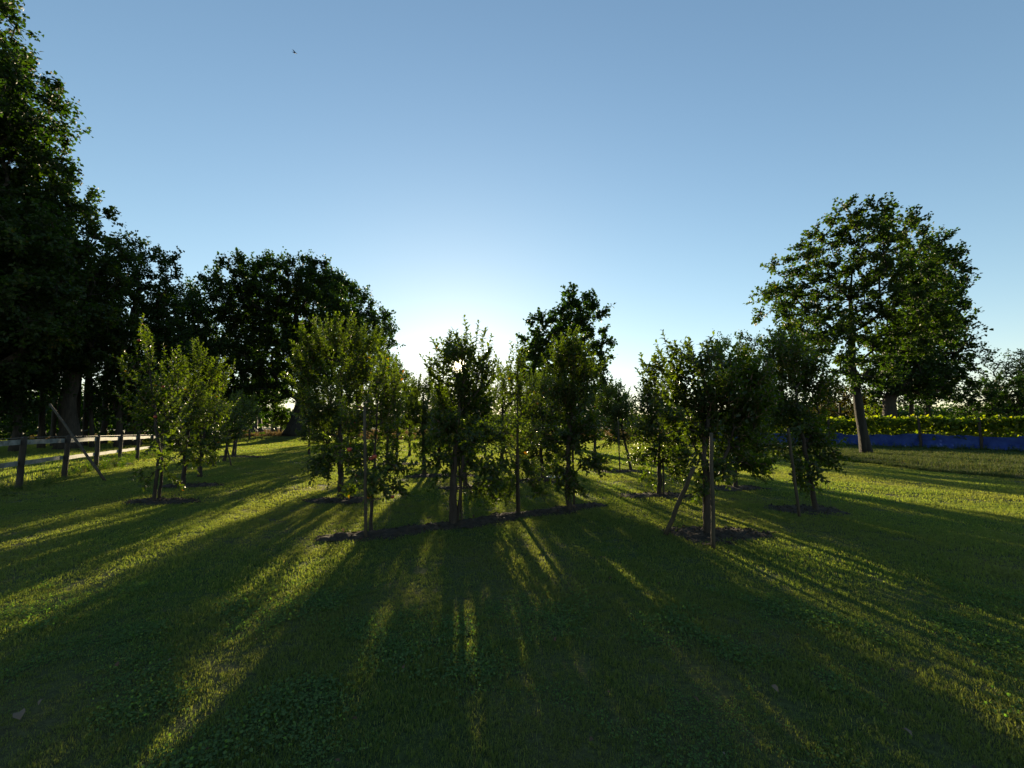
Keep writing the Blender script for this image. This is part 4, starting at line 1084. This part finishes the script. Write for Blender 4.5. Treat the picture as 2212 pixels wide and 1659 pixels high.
# ------------------------------------------------------------------ vine row with blue netting
va = np.array([27.5, 19.5]); vb = np.array([15.0, 41.0])
vd = vb - va; vL = np.linalg.norm(vd); vu = vd / vL; vn = np.array([vu[1], -vu[0]])
if vn @ (-va) < 0: vn = -vn
rng = np.random.default_rng(90)
for row, (off, lab) in enumerate([(0.0, 'front vine row with sunlit yellow green leaves above blue netting'), (-7.0, 'second vine row some metres behind the front one')]):
    n = 11000 if row == 0 else 6000
    t = rng.uniform(-0.1, 1.0, n); s = rng.normal(0, .16, n)
    topz = 1.9 + 0.12 * np.sin(t * 40) * np.sin(t * 17 + 1) + 0.06 * rng.normal(0, 1, n) + 0.10 * row
    z = 0.62 + (topz - 0.62) * rng.beta(1.7, 1.0, n)
    base = va + vd * t[:, None] + vn * (off + s)[:, None]
    org = np.array([va[0], va[1], 0])
    P = np.stack([base[:, 0], base[:, 1], z], 1)
    root = empty('vine_row', org)
    tag(root, lab, 'vine row', 'vine rows')
    V, F4, F3, T = leaves(P - org, rng.normal(0, 1, P.shape) + [0, 0, -.4], rng.normal(0, .8, P.shape) + [0, 0, .6], rng.uniform(.12, .2, n), rng.beta(2, 2, n), LEAFV)
    tag(obj('foliage', mesh_from('foliage', V, F4, F3, T, M['vine_leaf']), root), kind='stuff')
    # stems
    k = 24; tt = np.linspace(-0.08, 1, k); b = va + vd * tt[:, None] + vn * off
    P0 = np.stack([b[:, 0], b[:, 1], np.zeros(k)], 1); P1 = P0 + np.stack([rng.normal(0, .06, k), rng.normal(0, .06, k), np.full(k, 1.2)], 1)
    V, F = tubes(P0 - org, P1 - org, np.full(k, .03), np.full(k, .018), 7)
    tag(obj('stems', mesh_from('stems', V, F, None, None, M['bark']), root), kind='stuff')
def vine_at_px(x):
    d = ray(x, HOR)[:2]        # intersect viewing ray with the row's front line
    A = np.array([[d[0], -vd[0]], [d[1], -vd[1]]]); q = va + vn * 0.34
    s = np.linalg.solve(A, q)
    return d * s[0]
for i, (x, lab) in enumerate([(1985, 'dark trellis post rising right of the oak trunk'), (2116, 'dark trellis post nearest the right edge'), (1790, 'trellis post left of the oak trunk')]):
    p = vine_at_px(x)
    pole('trellis_post', lab, 'post', (p[0], p[1], 0), (p[0], p[1], 1.88), .07, .06, M['post'], 260 + i, 'posts of the vine trellis')
nx, nz = 220, 10
tt = np.linspace(-0.12, 1.0, nx)
V = []
for j in range(nz):
    for i_, t in enumerate(tt):
        zz = j / (nz - 1)
        b = va + vd * t + vn * (0.30 + 0.05 * math.sin(t * 90 + zz * 2) * (1.1 - zz) + 0.05 * math.sin(t * 37 + 3 * zz) + 0.02 * math.sin(t * 260 + 5 * zz) + 0.012 * rng.normal())
        V.append([b[0], b[1], 0.03 + zz * (0.90 + 0.05 * math.sin(t * 29) + 0.03 * math.sin(t * 73) + 0.02 * math.sin(t * 131))])
F = [(j * nx + i, j * nx + i + 1, (j + 1) * nx + i + 1, (j + 1) * nx + i) for j in range(nz - 1) for i in range(nx - 1)]
o = obj('blue_netting', mesh_from('blue_netting', V, F, None, None, M['net'], True))
tag(o, 'blue netting stretched along the foot of the vine row', 'netting')
sm = o.modifiers.new("solid", 'SOLIDIFY'); sm.thickness = 0.004
t_ = rng.uniform(-.1, 1, 900)
b = va + vd * t_[:, None] + vn * (0.55 + np.abs(rng.normal(0, .25, 900)))[:, None]
scatter('vine_weeds', 'weeds along the foot of the blue netting', 'weeds', [WM[0], WM[1], WM[2]], b[:, 0], b[:, 1], rng.uniform(.3, .8, 900), 95, lambda x, y: gz(x, y) + 0.02 + np.clip((x - 14.2) * 0.2, 0, 0.10))

# ------------------------------------------------------------------ fallen leaves and the bird
LL = [((42, 1567), .10, 'pale curled leaf lying at the bottom left of the lawn'), ((254, 1450), .05, 'small brown leaf on the left foreground lawn'), ((95, 1520), .05, 'brown leaf above the pale curled leaf'),
      ((872, 1465), .05, 'small leaf on the dark foreground left of centre'), ((1200, 1400), .06, 'reddish leaf on the foreground lawn at centre'), ((1668, 1500), .06, 'pale leaf on the right foreground lawn'),
      ((1973, 1615), .07, 'pale leaf near the bottom right corner'), ((1495, 1525), .06, 'brown leaf on the lower right lawn'), ((1285, 1625), .05, 'brown leaf at the bottom centre right'),
      ((628, 1112), .05, 'bright speck of a leaf left of the broad tree bed'), ((1720, 1390), .05, 'little leaf in the right middle lawn'), ((1080, 1120), .07, 'orange leaf by the middle of the mulch strip')]
lv, l4, l3, lt = leaves(np.zeros((1, 3)), np.array([[1, 0, 0.05]]), np.array([[0, 0, 1.0]]), np.array([1.0]), np.array([0.8]), LEAF8)
LM = mesh_from('fallen_leaf', lv, l4, l3, lt, M['dead_leaf'], True)
lv, l4, l3, lt = leaves(np.zeros((1, 3)), np.array([[1, 0, 0.15]]), np.array([[0, 0.3, 1.0]]), np.array([1.0]), np.array([0.45]), LEAF8)
LM2 = mesh_from('fallen_leaf', lv, l4, l3, lt, M['dead_leaf'], True)
rr = random.Random(4)
for (px_, s, lab) in LL:
    g_ = ground(*px_)
    o = obj('fallen_leaf', LM if 'pale' in lab or 'bright' in lab else LM2, None, (g_[0], g_[1], float(gz(g_[0], g_[1])) + 0.042))
    s *= 0.72; o.scale = (s, s * 1.2, s * 1.8); o.rotation_euler = (rr.uniform(-.4, .4), rr.uniform(-.4, .4), rr.uniform(0, 6.28))
    tag(o, lab, 'leaf', 'fallen leaves on the lawn')

n = 260; rl = np.random.default_rng(15)
Yl = 1.8 + 9 * rl.uniform(0, 1, n) ** 1.2; Xl = rl.uniform(-1.15, 1.15, n) * Yl
P = np.stack([Xl, Yl, gz(Xl, Yl) + 0.03], 1)
V, F4, F3, T = leaves(P, rl.normal(0, 1, P.shape) * [1, 1, .2], rl.normal(0, .4, P.shape) + [0, 0, 1], rl.uniform(.012, .034, n), rl.uniform(0, 1, n) ** 2, LEAF8)
tag(obj('lawn_litter', mesh_from('lawn_litter', V, F4, F3, T, M['dead_leaf'])), 'tiny dry leaf bits and clippings scattered on the lawn', 'leaf litter', kind='stuff')
bp = at(637, 114, 14.0)
bird = empty('bird', bp); tag(bird, 'small dark bird flying high in the left part of the sky', 'bird')
prof = [(-.11, .004), (-.085, .022), (-.03, .034), (.03, .030), (.065, .018), (.085, .02), (.105, .013), (.118, .003), (.135, .0006)]
V, F, T = loft([(x, 0, 0) for x, r in prof], [r for x, r in prof], 10)
obj('body', mesh_from('body', V, F, T, None, M['bird'], True), bird)
for sgn in (-1, 1):
    o_ = [(.055, .02), (.06, .09), (.035, .17), (-.02, .25), (-.025, .20), (-.03, .12), (-.035, .02)]
    V = [(x, sgn * y, .012 + .22 * y) for x, y in o_] + [(x, sgn * y, .004 + .22 * y) for x, y in o_]
    n_ = len(o_)
    F4 = [(i, (i + 1) % n_, n_ + (i + 1) % n_, n_ + i) for i in range(n_)]
    F3 = [(0, 1, 6), (1, 5, 6), (1, 2, 5), (2, 4, 5), (2, 3, 4)]; F3 += [(a + n_, c + n_, b_ + n_) for a, b_, c in F3]
    obj('wing', mesh_from('wing', V, F4, F3, None, M['bird']), bird)
V = [(-.09, -.012, 0), (-.09, .012, 0), (-.17, .04, 0), (-.155, 0, 0), (-.17, -.04, 0)]; V += [(x, y, -.006) for x, y, z in V]
F3 = [(0, 1, 3), (1, 2, 3), (0, 3, 4)]; F3 += [(a + 5, c + 5, b_ + 5) for a, b_, c in F3]
F4 = [(i, (i + 1) % 5, 5 + (i + 1) % 5, 5 + i) for i in range(5)]
obj('tail', mesh_from('tail', V, F4, F3, None, M['bird']), bird)
bird.scale = (0.62,) * 3
bird.rotation_euler = (R(50), R(-20), R(55))
